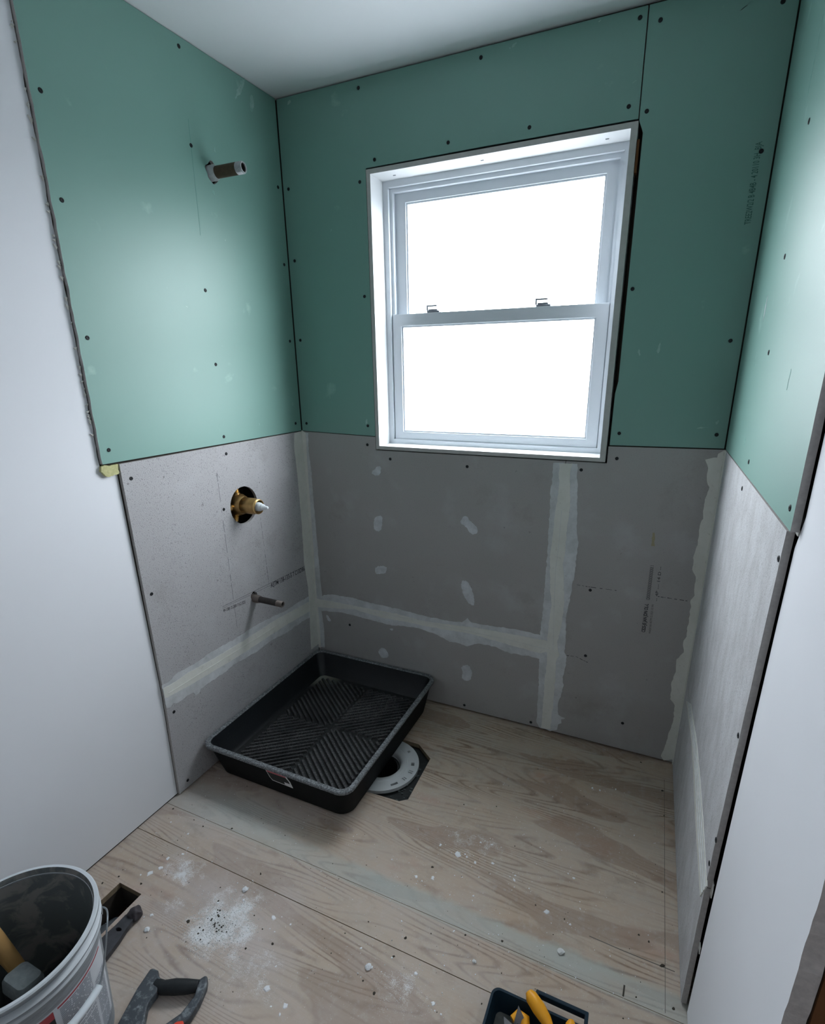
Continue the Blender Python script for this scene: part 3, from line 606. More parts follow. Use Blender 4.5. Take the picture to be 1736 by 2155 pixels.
# ragged plaster lip where the backer boards stop
bm = bmesh.new()
for v0, v1, u0 in ((HL-0.006, HL+0.004, 0.940), (0.37, 0.41, 0.889), (0.20, 0.22, 0.892)):
    slab(bm, [jag([(u0, v0), (u0+0.016, v0), (u0+0.016, v1), (u0, v1)], 0.006, 0.002, 6)], -0.0135, -0.0115, FR)
obj('plaster_bridge', bm, M_paper, wall_right)
lay('joint_tape', D['R_band'], FR, wall_right, M_tape, -0.001, 0.0016, amp=0.001, seed=31)
rc = [(max(u, 0.010), v) for u, v in D['R_corner']]
lay('corner_tape', [(0.0, HL)]+[(max(0.012, min(u, 0.03)), v) for u, v in rc]+[(0.014, 0.01), (0.0, 0.01)], FR, wall_right, M_tape, -0.001, 0.0018, amp=0.0008, seed=32)
bm = bmesh.new()
A_ = D['R_band']
for f_ in (0.35, 0.6, 0.85):
    L1 = [(a[0]*(1-f_)+b[0]*f_, a[1]*(1-f_)+b[1]*f_) for a, b in zip(A_[0:6], [A_[11], A_[10], A_[9], A_[8], A_[7], A_[6]])]
    strip_line(bm, FR, L1, 0.0016, 0.001, 0.0032)
obj('tape_ridge', bm, M_smear, wall_right)
bm = bmesh.new(); strip_line(bm, FR, [(0.0125, HL-0.002), (0.0125, 0.01)], 0.0018, 0.0, 0.0035); obj('tape_ridge', bm, M_tape, wall_right)
screws(D['R_screws'], FR, wall_right); screws(D['R_gscrews'], FR, wall_right)
bm = bmesh.new()
for i, (u, v, a) in enumerate([(0.13, 0.90, 0.03), (0.17, 0.72, 0.035), (0.20, 0.50, 0.02), (0.30, 1.62, 0.03)]):
    slab(bm, [jag([(u, v-a), (u+0.006, v-a*0.4), (u+0.005, v+a), (u-0.003, v+a*0.3)], 0.006, 0.001, i)], 0, 0.0006, FR)
obj('thinset_patch', bm, M_patch, wall_right)
scuffs(FR, wall_right, D['R_scuff'])
# opening past the cut drywall: exposed stud, then the passage
bm = bmesh.new(); box(bm, 1.7065, 1.99, -1.349, -1.305, -0.01, 2.10); bevel(bm, 0.003)
stud = struct('door_1', bm, M_stud); 
bm = bmesh.new(); box(bm, 1.7065, 1.99, -2.30, -2.26, -0.01, 2.10); bevel(bm, 0.003); obj('stud', bm, M_stud, stud)
bm = bmesh.new(); box(bm, 1.7065, 1.99, -2.30, -1.305, 2.10, 2.14); obj('header', bm, M_stud, stud)
bm = bmesh.new(); box(bm, 1.664, 1.80, -2.30, -1.349, 2.14, H)
box(bm, 1.664, 1.80, YN, -2.30, 0, H); o = struct('wall_right', bm, M_white)
bm = bmesh.new(); box(bm, -0.2, 2.9, YN-0.1, YN, -0.1, H+0.1); struct('wall_front', bm, M_white)
bm = bmesh.new(); box(bm, 2.8, 2.9, YN, -1.0, -0.1, H+0.1); box(bm, 1.70, 2.9, -1.30, -1.0, -0.1, H+0.1)
struct('wall_hallway', bm, M_white)
# ---- ceiling
bm = bmesh.new(); box(bm, -0.2, 3.0, YN-0.1, 0.15, H, H+0.12); ceiling = struct('ceiling', bm, M_ceil)

# ---- window
FD = 0.093      # depth of the return
win = bpy.data.objects.new('window_1', None); COL.objects.link(win); win.location = (0.826, 0.05, WZ0); win['kind'] = 'structure'
def FBL(u, v, w): return Vector((u-0.826, -w-0.05, v-WZ0))
IX0, IX1, IZ0, IZ1 = 0.3870, 1.2610, 1.1835, 2.1510
def piece(name, boxes, mat, bw=0.0, parent=win, smooth=False):
    bm = bmesh.new()
    for b in boxes: box(bm, *b, FBL)
    if bw: bmesh.ops.recalc_face_normals(bm, faces=bm.faces[:]); bevel(bm, bw, 2)
    return obj(name, bm, mat, parent, smooth)
def ringp(name, o, i, w0, w1, mats, parent=win, bw=0):
    bm = bmesh.new(); slab(bm, [rect(*o), rect(*i)], w0, w1, FBL)
    ob = obj(name, bm, mats, parent)
    return ob
# return boards (white faces, raw front edges)
for nm, q in (('return_board', [(WX0, WZ1), (IX0, IZ1), (IX1, IZ1), (WX1, WZ1)]), ('return_board', [(WX0, WZ0), (WX1, WZ0), (IX1, IZ0), (IX0, IZ0)]),
              ('return_board', [(WX0, WZ0), (IX0, IZ0), (IX0, IZ1), (WX0, WZ1)]), ('return_board', [(WX1, WZ0), (WX1, WZ1), (IX1, IZ1), (IX1, IZ0)])):
    bm = bmesh.new(); slab(bm, [q], -0.16, 0.002, FBL); o = obj(nm, bm, [M_trim, M_trimedge], win)
    for p in o.data.polygons: p.material_index = 1 if abs(p.normal.y) > 0.7 else 0
bm = bmesh.new(); strip_line(bm, FBL, [(WX0-0.002, WZ1+0.0035), (0.8, WZ1+0.0045), (WX1+0.002, WZ1+0.004)], 0.003, -0.01, 0.0); obj('shim_gap', bm, M_screw, win)
piece('wood_shim', [(WX1+0.001, WX1+0.008, WZ1-0.13, WZ1-0.045, -0.06, -0.002)], M_stud)
bm = bmesh.new()
for u, v, in ((0.46, IZ1-0.001), (0.79, IZ1-0.001), (1.19, IZ1-0.001)):
    box(bm, u-0.005, u+0.005, v-0.0004, v+0.001, -0.05, -0.046, FBL)
obj('staple', bm, M_metal, win)
ringp('light_seal_ring', (WX0-0.07, WX1+0.07, WZ0-0.07, WZ1+0.07), (WX0+0.002, WX1-0.002, WZ0+0.002, WZ1-0.002), -0.125, -0.051, M_dark)  # added ring that seals out daylight, dark so the gap reads black
# vinyl frame, two stepped rings
ringp('frame', (IX0, IX1, IZ0, IZ1), (0.4080, 1.2400, 1.2020, 2.1290), -0.150, -FD, M_vinyl)
ringp('frame_track', (0.4080, 1.2400, 1.2020, 2.1290), (0.4200, 1.2280, 1.2100, 2.1150), -0.155, -FD-0.014, M_vinyl)
def sash(name, x0, x1, z0, z1, gx0, gx1, gz0, gz1, wf, th, mat_pane):
    bm = bmesh.new(); slab(bm, [rect(x0, x1, z0, z1), rect(gx0, gx1, gz0, gz1)], wf-th, wf, FBL)
    bmesh.ops.recalc_face_normals(bm, faces=bm.faces[:]); bevel(bm, 0.002, 2)
    s_ = obj(name, bm, M_vinyl, win)
    bm = bmesh.new(); slab(bm, [rect(gx0-0.001, gx1+0.001, gz0-0.001, gz1+0.001), rect(gx0+0.006, gx1-0.006, gz0+0.006, gz1-0.006)], wf-th*0.7, wf-0.006, FBL); obj('glazing_bead', bm, M_vinyl, s_)
    bm = bmesh.new(); q = [bm.verts.new(FBL(u, v, wf-th*0.55)) for u, v in rect(gx0, gx1, gz0, gz1)]; bm.faces.new(q); obj('pane', bm, mat_pane, s_)
    return s_
up = sash('upper_sash', 0.4185, 1.2290, 1.655, 2.1160, 0.4640, 1.1880, 1.690, 2.0830, -0.128, 0.022, M_pane_up)
lo = sash('lower_sash', 0.4110, 1.2370, 1.1990, 1.6930, 0.4490, 1.1960, 1.2330, 1.6490, -0.101, 0.024, M_pane_lo)
def latch(x):
    bm = bmesh.new(); box(bm, x-0.026, x+0.026, 1.693, 1.700, -0.121, -0.104, FBL); box(bm, x-0.022, x+0.016, 1.700, 1.706, -0.118, -0.108, FBL)
    box(bm, x-0.030, x-0.024, 1.700, 1.720, -0.116, -0.110, FBL); box(bm, x-0.030, x+0.014, 1.7150, 1.7205, -0.118, -0.108, FBL)
    bmesh.ops.recalc_face_normals(bm, faces=bm.faces[:]); bevel(bm, 0.0012, 1); obj('sash_lock', bm, M_metal, lo)
latch(0.585); latch(1.010)

# ------------------------------------------------------------------ THINGS
M_iron = simple('black_iron_pipe', (0.055, 0.05, 0.048, 1), 0.55, metal=0.5, var=0.4, vs=60)
M_rust = simple('brown_steel_pipe', (0.10, 0.065, 0.045, 1), 0.5, metal=0.5, var=0.35, vs=50)
M_thread = simple('dull_pipe_thread', (0.17, 0.145, 0.13, 1), 0.6, metal=0.4, var=0.4, vs=260, bump=0.6, bs=300)
M_thread2 = simple('light_pipe_thread', (0.40, 0.42, 0.43, 1), 0.5, metal=0.4, var=0.25, vs=120)
M_brass = simple('dull_brass', (0.40, 0.25, 0.10, 1), 0.38, metal=0.85, var=0.35, vs=45)
M_brass2 = simple('bright_brass', (0.75, 0.52, 0.22, 1), 0.3, metal=0.9, var=0.2, vs=60)
M_plast = simple('white_plastic_stem', (0.75, 0.79, 0.80, 1), 0.4)
def along(frm, bm_fn, parent, name, mat):   # build around +Z, then turn +Z to +X (out of left wall)
    bm = bmesh.new(); bm_fn(bm)
    bmesh.ops.transform(bm, matrix=frm, verts=bm.verts[:])
    return obj(name, bm, mat, parent, smooth=True)
def nipple(name, label, cat, base, d, r, length, mt_body, mt_tip, sleeve):
    t = thing(name, base, label, cat)
    q = Vector(d).normalized().to_track_quat('Z', 'Y').to_matrix().to_4x4()
    L_ = length
    along(q, lambda bm: lathe(bm, [(r, -0.07), (r, L_*0.80), (r*0.72, L_*0.80), (r*0.72, -0.05)], 28), t, 'pipe_body', mt_body)
    pr_ = [(r*0.72, L_*0.78), (r*0.98, L_*0.78)]
    z = L_*0.79
    while z < L_*0.985:
        pr_ += [(r*1.0, z), (r*0.93, z+0.0011)]; z += 0.0024
    pr_ += [(r*0.92, L_), (r*0.74, L_), (r*0.735, L_-0.004)]
    along(q, lambda bm: lathe(bm, pr_, 28), t, 'threaded_end', mt_tip)
    along(q, lambda bm: lathe(bm, [(r*0.74, L_-0.0035), (r*0.735, L_-0.03), (0.0005, L_-0.03)], 20), t, 'bore_shade', M_iron)  # black lining and end disc stand in for the shade inside the pipe
    if sleeve:
        along(q, lambda bm: lathe(bm, [(r, -0.02), (r*1.28, -0.02), (r*1.30, sleeve*0.6), (r*1.18, sleeve*0.8), (r*1.12, sleeve), (r*0.98, sleeve)], 28), t, 'threaded_collar', mt_tip)
    return t
b = FL(pu, pv-0.002, 0)
nipple('shower_pipe', 'brown steel pipe stub with a grey threaded end high on the green left wall', 'pipe', b, (1, 0.10, 0.03), 0.0180, 0.122, M_rust, M_thread2, 0.018)
b = FL(lu, lv-0.004, 0)
nipple('spout_pipe', 'thin dark pipe stub with rusty threads low on the grey left wall above the tray', 'pipe', b, (1, 0.02, -0.03), 0.0130, 0.142, M_iron, M_thread, 0.030)

# shower valve
b = FL(vu, vv, 0)
val = thing('shower_valve', b, 'brass shower valve with white stem sticking out of a round hole in the left wall', 'valve')
q = Vector((1, 0.0, 0.0)).to_track_quat('Z', 'Y').to_matrix().to_4x4()
along(q, lambda bm: lathe(bm, [(0.001, -0.075), (0.034, -0.07), (0.043, -0.05), (0.043, -0.020), (0.037, -0.004), (0.032, 0.002)], 32), val, 'valve_body', M_brass)
along(q, lambda bm: lathe(bm, [(0.031, -0.03), (0.0305, 0.0), (0.0315, 0.002), (0.0315, 0.050), (0.030, 0.052), (0.030, 0.056), (0.0285, 0.058), (0.0285, 0.074), (0.026, 0.075), (0.025, 0.058), (0.024, 0.04), (0.001, 0.04)], 36), val, 'cartridge_sleeve', M_brass)
along(q, lambda bm: lathe(bm, [(0.0278, 0.066), (0.0292, 0.067), (0.0292, 0.071), (0.0278, 0.072)], 36, close=True), val, 'lock_ring', M_brass2)
along(q, lambda bm: lathe(bm, [(0.018, 0.038), (0.018, 0.072), (0.0165, 0.076), (0.0165, 0.080), (0.0135, 0.084), (0.0120, 0.088), (0.0130, 0.091), (0.0105, 0.096), (0.0070, 0.102), (0.0062, 0.112), (0.004, 0.116), (0.0005, 0.117)], 28), val, 'valve_stem', M_plast)
for nm, dr, L_, rr_, mt in (('inlet_top', (-0.02, 0, 1), 0.078, 0.0125, M_brass2), ('inlet_bottom', (-0.1, -0.25, -1), 0.066, 0.012, M_brass2), ('inlet_left', (0.05, -1, -0.05), 0.068, 0.013, M_brass2), ('inlet_right', (0, 1, 0), 0.06, 0.013, M_brass)):
    qq = Vector(dr).normalized().to_track_quat('Z', 'Y').to_matrix().to_4x4(); qq = Matrix.Translation((-0.034, 0, 0)) @ qq
    pf_ = [(rr_*1.25, 0.02), (rr_*1.25, L_*0.55), (rr_, L_*0.60)]
    z = L_*0.62
    while z < L_*0.95: pf_ += [(rr_*1.05, z), (rr_*0.9, z+0.0018)]; z += 0.0036
    pf_ += [(rr_*0.95, L_), (rr_*0.4, L_+0.003), (0.0005, L_+0.003)]
    along(qq, lambda bm: lathe(bm, pf_, 20), val, nm, mt)

# mixing tray in the corner
TX, TY = 0.3235, -0.3965; HX, HY = 0.3245, 0.3890; RZ = 0.155; FZ = 0.048
M_tray = N('black_tray_plastic', 0.42, spec=0.4)
dn = M_tray.ramp(M_tray.noise(300, 3, rough=0.7), 0.60, 0.72)
dn2 = M_tray.ramp(M_tray.noise(16, 5, rough=0.7), 0.48, 0.66)
M_tray.color(M_tray.mix(M_tray.math('MULTIPLY', M_tray.math('MULTIPLY', dn, dn2), 0.75), (0.006, 0.008, 0.010, 1), (0.10, 0.11, 0.12, 1)))
M_tray.bump(M_tray.noise(400, 2), 0.2, 0.0006); M_tray = M_tray.m
M_rim = N('dusty_tray_rim', 0.6, spec=0.35)
M_rim.color(M_rim.mix(M_rim.ramp(M_rim.noise(170, 4, rough=0.75), 0.44, 0.64, 0.2, 0.95), (0.03, 0.034, 0.038, 1), (0.27, 0.29, 0.30, 1))); M_rim = M_rim.m
M_trayf = N('dusty_ribbed_plastic', 0.45, spec=0.4)
X_, Y_, Z_ = M_trayf.sep()
dd = M_trayf.math('MULTIPLY', M_trayf.ramp(M_trayf.noise(330, 3, rough=0.7), 0.54, 0.70), M_trayf.ramp(M_trayf.noise(9, 4), 0.35, 0.65, 0.2, 0.8))
cr = M_trayf.math('MULTIPLY', M_trayf.ramp(X_, -0.15, -0.24), M_trayf.ramp(Y_, 0.22, 0.30))
cr = M_trayf.math('MULTIPLY', cr, 0.8)
cc = M_trayf.mix(dd, (0.013, 0.015, 0.016, 1), (0.16, 0.16, 0.16, 1)); cc = M_trayf.mix(cr, cc, (0.34, 0.34, 0.28, 1)); M_trayf.color(cc); M_trayf = M_trayf.m
M_rib = N('dusty_rib', 0.38, spec=0.5)
M_rib.color(M_rib.mix(M_rib.math('MULTIPLY', M_rib.ramp(M_rib.noise(240, 4, rough=0.75), 0.42, 0.66), M_rib.ramp(M_rib.noise(8, 4), 0.35, 0.6, 0.25, 1.0)), (0.014, 0.016, 0.018, 1), (0.19, 0.19, 0.19, 1))); M_rib = M_rib.m
tray = thing('mixing_tray', (TX, TY, 0), 'large rectangular black plastic tray with ribbed bottom on the floor in the corner', 'tray')
ix, iy = HX-0.048, HY-0.050
bm = bmesh.new()
loft(bm, [rrect(0.283, 0.333, 0.05, 0.0), rrect(0.292, 0.345, 0.05, 0.012), rrect(HX-0.011, HY-0.011, 0.045, RZ-0.014), rrect(HX-0.004, HY-0.004, 0.045, RZ-0.014)], cap0=True)
obj('outer_wall', bm, simple('black_tray_outside', (0.007, 0.008, 0.009, 1), 0.65, spec=0.12, var=0.5, vs=50), tray, True)
bm = bmesh.new()
loft(bm, [rrect(HX-0.004, HY-0.004, 0.045, RZ-0.015), rrect(HX, HY, 0.047, RZ-0.011), rrect(HX, HY, 0.047, RZ-0.003), rrect(HX-0.003, HY-0.003, 0.045, RZ), rrect(HX-0.016, HY-0.016, 0.036, RZ), rrect(HX-0.0185, HY-0.0185, 0.034, RZ-0.004)])
obj('rim', bm, M_rim, tray, True)
bm = bmesh.new()
loft(bm, [rrect(HX-0.0185, HY-0.0185, 0.034, RZ-0.004), rrect(ix+0.006, iy+0.006, 0.03, FZ+0.012), rrect(ix-0.006, iy-0.006, 0.026, FZ)], cap1=False)
obj('inner_wall', bm, M_tray, tray, True)
bm = bmesh.new(); loft(bm, [rrect(ix-0.006, iy-0.006, 0.026, FZ)], cap0=True)
bmesh.ops.reverse_faces(bm, faces=[f for f in bm.faces if f.normal.z < 0])
obj('tray_floor', bm, M_trayf, tray, recalc=False)
# ribs: four fields of parallel ribs slanting towards the middle
def clipseg(p, d, x0, x1, y0, y1):
    t0, t1 = -9, 9
    for o_, dd_, lo_, hi_ in ((p[0], d[0], x0, x1), (p[1], d[1], y0, y1)):
        if abs(dd_) < 1e-9: continue
        a, b = (lo_-o_)/dd_, (hi_-o_)/dd_
        if a > b: a, b = b, a
        t0, t1 = max(t0, a), min(t1, b)
    return (t0, t1) if t1-t0 > 0.012 else None
def ribs_field(x0, x1, y0, y1, ang):
    bm = bmesh.new(); c, s_ = math.cos(math.radians(ang)), math.sin(math.radians(ang))
    cx_, cy_ = (x0+x1)/2, (y0+y1)/2
    k = -40
    while k <= 40:
        o_ = (cx_-s_*k*0.0195, cy_+c*k*0.0195); r_ = clipseg(o_, (c, s_), x0, x1, y0, y1); k += 1
        if not r_: continue
        a = (o_[0]+c*r_[0], o_[1]+s_*r_[0]); b = (o_[0]+c*r_[1], o_[1]+s_*r_[1])
        if math.hypot(a[0]-cx_*2*0, a[1]) < 0: continue
        v = []
        for (px, py), e in ((a, 0.004), (b, -0.004)):
            for w_, z_ in ((-0.0062, FZ-0.0005), (-0.0040, FZ+0.0095), (0.0040, FZ+0.0095), (0.0062, FZ-0.0005)):
                ee = e if z_ > FZ else 0
                v.append(bm.verts.new((px+c*ee-s_*w_, py+s_*ee+c*w_, z_)))
        for i in range(3): bm.faces.new((v[i], v[i+1], v[i+5], v[i+4]))
        bm.faces.new(v[0:4]); bm.faces.new(v[4:8])
    return obj('ribs', bm, M_rib, tray)
g = 0.006; ex, ey = ix-0.032, iy-0.034
ribs_field(-ex, -g, -ey, -g, 38); ribs_field(g, ex, -ey, -g, -38); ribs_field(-ex, -g, g, ey, -38); ribs_field(g, ex, g, ey, 38)
bm = bmesh.new(); lathe(bm, [(0.0005, FZ+0.0070), (0.026, FZ+0.0070), (0.032, FZ+0.004), (0.036, FZ)], 32); obj('centre_boss', bm, M_trayf, tray, True)
# sticker on the front wall
def FS(u, v, w):   # u along x, v up, w outwards on the sloping front wall
    z = v; t = (z-0.012)/(RZ-0.026); y = -(0.345+(HY-0.011-0.345)*t)
    return Vector((u-TX, y-w, z))
bm = bmesh.new(); slab(bm, [[(0.296, 0.132), (0.303, 0.092), (0.311, 0.076), (0.400, 0.072), (0.397, 0.104), (0.386, 0.130)]], 0.0002, 0.0009, FS)
stk = obj('sticker', bm, simple('white_sticker', (0.75, 0.75, 0.76, 1), 0.5), tray); stk['label'] = 'white bordered product sticker'
bm = bmesh.new(); slab(bm, [[(0.300, 0.121), (0.307, 0.090), (0.314, 0.080), (0.368, 0.078), (0.367, 0.092), (0.393, 0.092), (0.391, 0.106), (0.383, 0.121)]], 0.0009, 0.0011, FS)
obj('sticker_panel', bm, simple('sticker_black', (0.02, 0.022, 0.022, 1), 0.5, var=0.5, vs=200), stk)
bm = bmesh.new(); slab(bm, [[(0.299, 0.1300), (0.3005, 0.1215), (0.384, 0.1215), (0.384, 0.1280)]], 0.0009, 0.0011, FS)
obj('sticker_band', bm, simple('sticker_red', (0.50, 0.10, 0.12, 1), 0.5), stk)

# closet flange standing in the hole
FX, FY = 0.5865, -0.4400
fl = thing('drain_flange', (FX, FY, -0.02), 'round light grey plastic drain flange in a black hole beside the tray', 'flange')
M_pvc = simple('grey_pvc', (0.50, 0.53, 0.53, 1), 0.45, var=0.05, vs=40)
M_rub = simple('black_rubber_boot', (0.018, 0.022, 0.022, 1), 0.6, var=0.5, vs=90, bump=0.8, bs=70)
zt = 0.0152
def arcslot(r0, r1, a0, a1, n=5):
    a0, a1 = math.radians(a0), math.radians(a1)
    A = [(r1*math.cos(a0+(a1-a0)*i/n), r1*math.sin(a0+(a1-a0)*i/n)) for i in range(n+1)]
    B = [(r0*math.cos(a1+(a0-a1)*i/n), r0*math.sin(a1+(a0-a1)*i/n)) for i in range(n+1)]
    return A+B
loops = [circ(0, 0, 0.1480, 56), circ(0, 0, 0.102, 48)]
for a0, a1, r0, r1 in ((-47, -34, 0.121, 0.131), (-88, -82, 0.117, 0.129), (-113, -106, 0.114, 0.130), (16, 24, 0.117, 0.130), (52, 57, 0.118, 0.130), (-3, -1.2, 0.117, 0.135), (1.2, 3, 0.117, 0.135), (-22, -20.2, 0.118, 0.134), (-18.2, -16.6, 0.118, 0.134), (100, 118, 0.119, 0.129), (160, 175, 0.119, 0.129)):
    loops.append(arcslot(r0, r1, a0, a1))
bm = bmesh.new(); slab(bm, loops, zt-0.0135, zt, FF); obj('bolt_ring', bm, M_pvc, fl)
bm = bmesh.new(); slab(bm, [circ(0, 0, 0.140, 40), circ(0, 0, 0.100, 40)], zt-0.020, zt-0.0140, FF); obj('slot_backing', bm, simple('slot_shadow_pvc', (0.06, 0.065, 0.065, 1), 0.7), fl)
bm = bmesh.new(); lathe(bm, [(0.1025, zt-0.012), (0.1025, zt+0.0005), (0.100, zt+0.003), (0.094, zt+0.0035), (0.083, zt+0.002), (0.0775, zt-0.002), (0.0745, zt-0.010), (0.0735, zt-0.020), (0.0665, zt-0.024), (0.0625, zt-0.030), (0.061, -0.06), (0.066, -0.06), (0.07, zt-0.03)], 48); obj('collar', bm, M_pvc, fl, True)
bm = bmesh.new(); lathe(bm, [(0.0618, zt-0.02), (0.0600, -0.10), (0.064, -0.24)], 40); obj('pipe_riser', bm, M_rub, fl, True)
bm = bmesh.new()
for i in range(3): 
    a = [0.0975, 0.0915][i % 2]
    pass
slab(bm, [arcslot(0.088, 0.0895, -8, 14)], zt+0.0020, zt+0.0040, FF); obj('raised_mark', bm, M_pvc, fl)
bm = bmesh.new()
bx0 = [(-0.155, 0.10), (-0.087, 0.154), (0.093, 0.151), (0.169, 0.093), (0.1775, -0.132), (0.151, -0.153), (0.013, -0.161), (-0.155, -0.154)]
slab(bm, [jag(bx0, 0.02, 0.001, 3), circ(0, 0, 0.066, 32)], -0.016, -0.006, FF)
boot = obj('rubber_sheet', bm, M_rub, fl)
bm = bmesh.new(); rnd = random.Random(9)
for i in range(30):
    a = rnd.uniform(-1.9, 0.3); r_ = rnd.uniform(0.148, 0.19); x, y = r_*math.cos(a), r_*math.sin(a)
    if x > 0.165 or y < -0.145: continue
    w_ = rnd.uniform(0.002, 0.006); box(bm, x-w_, x+w_, y-w_*0.5, y+w_*0.5, -0.0065, -0.0065+rnd.uniform(0.002, 0.006))
tag(obj('rubble', bm, simple('dusty_rubble', (0.10, 0.12, 0.12, 1), 0.9, var=0.5, vs=200), fl), kind='stuff')

# duct inside the floor opening
M_duct = simple('black_flexible_duct', (0.07, 0.08, 0.09, 1), 0.4, var=0.5, vs=30)
dct = thing('floor_duct', (0.141, -1.33, -0.30), 'black flexible duct inside the small rectangular floor opening behind the bucket', 'duct')
bm = bmesh.new(); tube(bm, [(0.0, -0.16, 0.228), (0.0, -0.02, 0.228), (0.002, 0.03, 0.212), (0.005, 0.058, 0.15), (0.005, 0.060, 0.0)], 0.038, 20); obj('duct_hose', bm, M_duct, dct, True)
bm = bmesh.new()
tube(bm, [(-0.01, -0.16, 0.262), (0.01, -0.03, 0.255)], 0.009, 10); obj('duct_cable', bm, M_duct, dct, True)
bm = bmesh.new(); box(bm, -0.0580, -0.0475, -0.12, 0.11, 0.14, 0.275); obj('joist_face', bm, simple('red_brown_joist', rgb(92, 66, 56), 0.9, var=0.3, vs=60), dct)
bm = bmesh.new(); box(bm, -0.0475, 0.0475, 0.1056, 0.115, 0.19, 0.275); obj('trimmer_face', bm, simple('grey_wood_trimmer', rgb(120, 112, 98), 0.9, var=0.25, vs=50), dct)

# dark metal bar with a knob end
bar = thing('metal_bar', (0.232, -1.335, 0), 'dark metal bar with a rounded knob end lying between the bucket and floor opening', 'tool')
M_bar = simple('dark_tool_steel', (0.06, 0.062, 0.07, 1), 0.42, metal=0.35, var=0.4, vs=60)
M_knob = simple('burnt_knob', (0.045, 0.04, 0.046, 1), 0.6, var=0.6, vs=160, bump=0.8, bs=120)
e = Vector((0.10, -1, 0)).normalized(); pz = Vector((0.0, 0.040, 0.0))
bm = bmesh.new()
def FBar(u, v, w): return pz+e*u*0.62+Vector((-e.y, e.x, 0))*(-v*1.25)+Vector((0, 0, w))
slab(bm, [[(-0.008, -0.010), (0.0, -0.013), (0.05, -0.015), (0.10, -0.020), (0.24, -0.026), (0.24, 0.026), (0.10, 0.020), (0.05, 0.015), (0.0, 0.013), (-0.008, 0.010)], circ(0.062, 0.0, 0.0075, 14)], 0.004, 0.020, FBar)
bmesh.ops.recalc_face_normals(bm, faces=bm.faces[:]); bevel(bm, 0.002, 2, 50)
obj('bar_shank', bm, M_bar, bar, True)
bm = bmesh.new(); bmesh.ops.create_icosphere(bm, subdivisions=3, radius=0.0185, matrix=Matrix.Translation((0.005, 0.052, 0.0175)))
for v in bm.verts: v.co += (v.co-Vector((0.005, 0.052, 0.0163)))*noise.noise(v.co*90)*0.35
obj('knob', bm, M_knob, bar, True)

# bucket
BX, BY, BH = 0.3174, -1.5862, 0.37
M_buck = N('dusty_toplit_bucket', 0.5, spec=0.35)
st_ = M_buck.noise(1, 5, M_buck.coord((10, 10, 90)), rough=0.7)
cb = M_buck.mix(M_buck.ramp(st_, 0.38, 0.62), (0.20, 0.22, 0.235, 1), (0.30, 0.33, 0.355, 1))
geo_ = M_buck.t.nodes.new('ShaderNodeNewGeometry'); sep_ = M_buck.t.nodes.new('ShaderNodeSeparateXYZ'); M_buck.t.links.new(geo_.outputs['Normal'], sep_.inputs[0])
cb = M_buck.mix(M_buck.ramp(sep_.outputs[2], 0.15, 0.75, 0.0, 0.8), cb, (0.58, 0.62, 0.65, 1))  # upward faces painted lighter, dust and top light together, so the ridges show
cb = M_buck.mix(M_buck.ramp(M_buck.noise(45, 5, rough=0.7), 0.64, 0.74, 0, 0.6), cb, (0.62, 0.66, 0.68, 1)); M_buck.color(cb); M_buck = M_buck.m
M_bin = N('bucket_inside_residue', 0.7, spec=0.3)
cb = M_bin.mix(M_bin.ramp(M_bin.noise(16, 5, rough=0.6, dist=0.6), 0.48, 0.58, 0.0, 1), (0.10, 0.115, 0.115, 1), (0.20, 0.195, 0.185, 1)); M_bin.color(cb); M_bin = M_bin.m
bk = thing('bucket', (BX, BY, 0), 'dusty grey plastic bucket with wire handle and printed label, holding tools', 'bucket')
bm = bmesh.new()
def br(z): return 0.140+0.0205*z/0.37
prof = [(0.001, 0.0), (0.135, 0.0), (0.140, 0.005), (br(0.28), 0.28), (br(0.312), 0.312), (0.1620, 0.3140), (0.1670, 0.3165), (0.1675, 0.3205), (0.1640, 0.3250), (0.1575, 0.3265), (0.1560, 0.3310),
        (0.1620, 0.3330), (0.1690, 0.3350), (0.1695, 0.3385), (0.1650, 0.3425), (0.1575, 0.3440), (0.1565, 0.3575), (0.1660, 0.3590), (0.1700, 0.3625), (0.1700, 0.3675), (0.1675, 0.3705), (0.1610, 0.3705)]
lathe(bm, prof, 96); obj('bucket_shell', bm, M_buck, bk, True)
bm = bmesh.new(); lathe(bm, [(0.1610, 0.3705), (0.1590, 0.366), (0.1560, 0.350), (0.1390, 0.02), (0.134, 0.008), (0.001, 0.008)], 96); obj('bucket_lining', bm, M_bin, bk, True)
def FC(rad0):
    def f(u, v, w):     # u = angle in degrees, v = height
        r_ = br(v)+rad0+w; a = math.radians(u); return Vector((r_*math.cos(a), r_*math.sin(a), v))
    return f
def patch(bm, a0, a1, z0, z1, off, slant=0.0):
    k = max(2, int(abs(a1-a0)/3)); f = FC(off); lo_, hi_ = [], []
    for i in range(k+1):
        a = a0+(a1-a0)*i/k
        lo_.append(bm.verts.new(f(a, z0, 0))); hi_.append(bm.verts.new(f(a, z1, 0)))
    for i in range(k): bm.faces.new((lo_[i], lo_[i+1], hi_[i+1], hi_[i]))
LA0, LA1, LZ0, LZ1 = -150, 47, 0.06, 0.2775
M_lab = simple('white_label', (0.55, 0.58, 0.62, 1), 0.5, var=0.08, vs=50)
M_labred = simple('label_red', (0.36, 0.05, 0.06, 1), 0.5); M_labblk = simple('label_black', (0.02, 0.022, 0.024, 1), 0.5); M_labtxt = simple('label_fine_print', (0.16, 0.18, 0.22, 1), 0.6)
bm = bmesh.new(); patch(bm, LA0, LA1, LZ0, LZ1, 0.0006); lab = obj('label', bm, M_lab, bk, True); lab['label'] = 'white printed label with red stripe and small text'
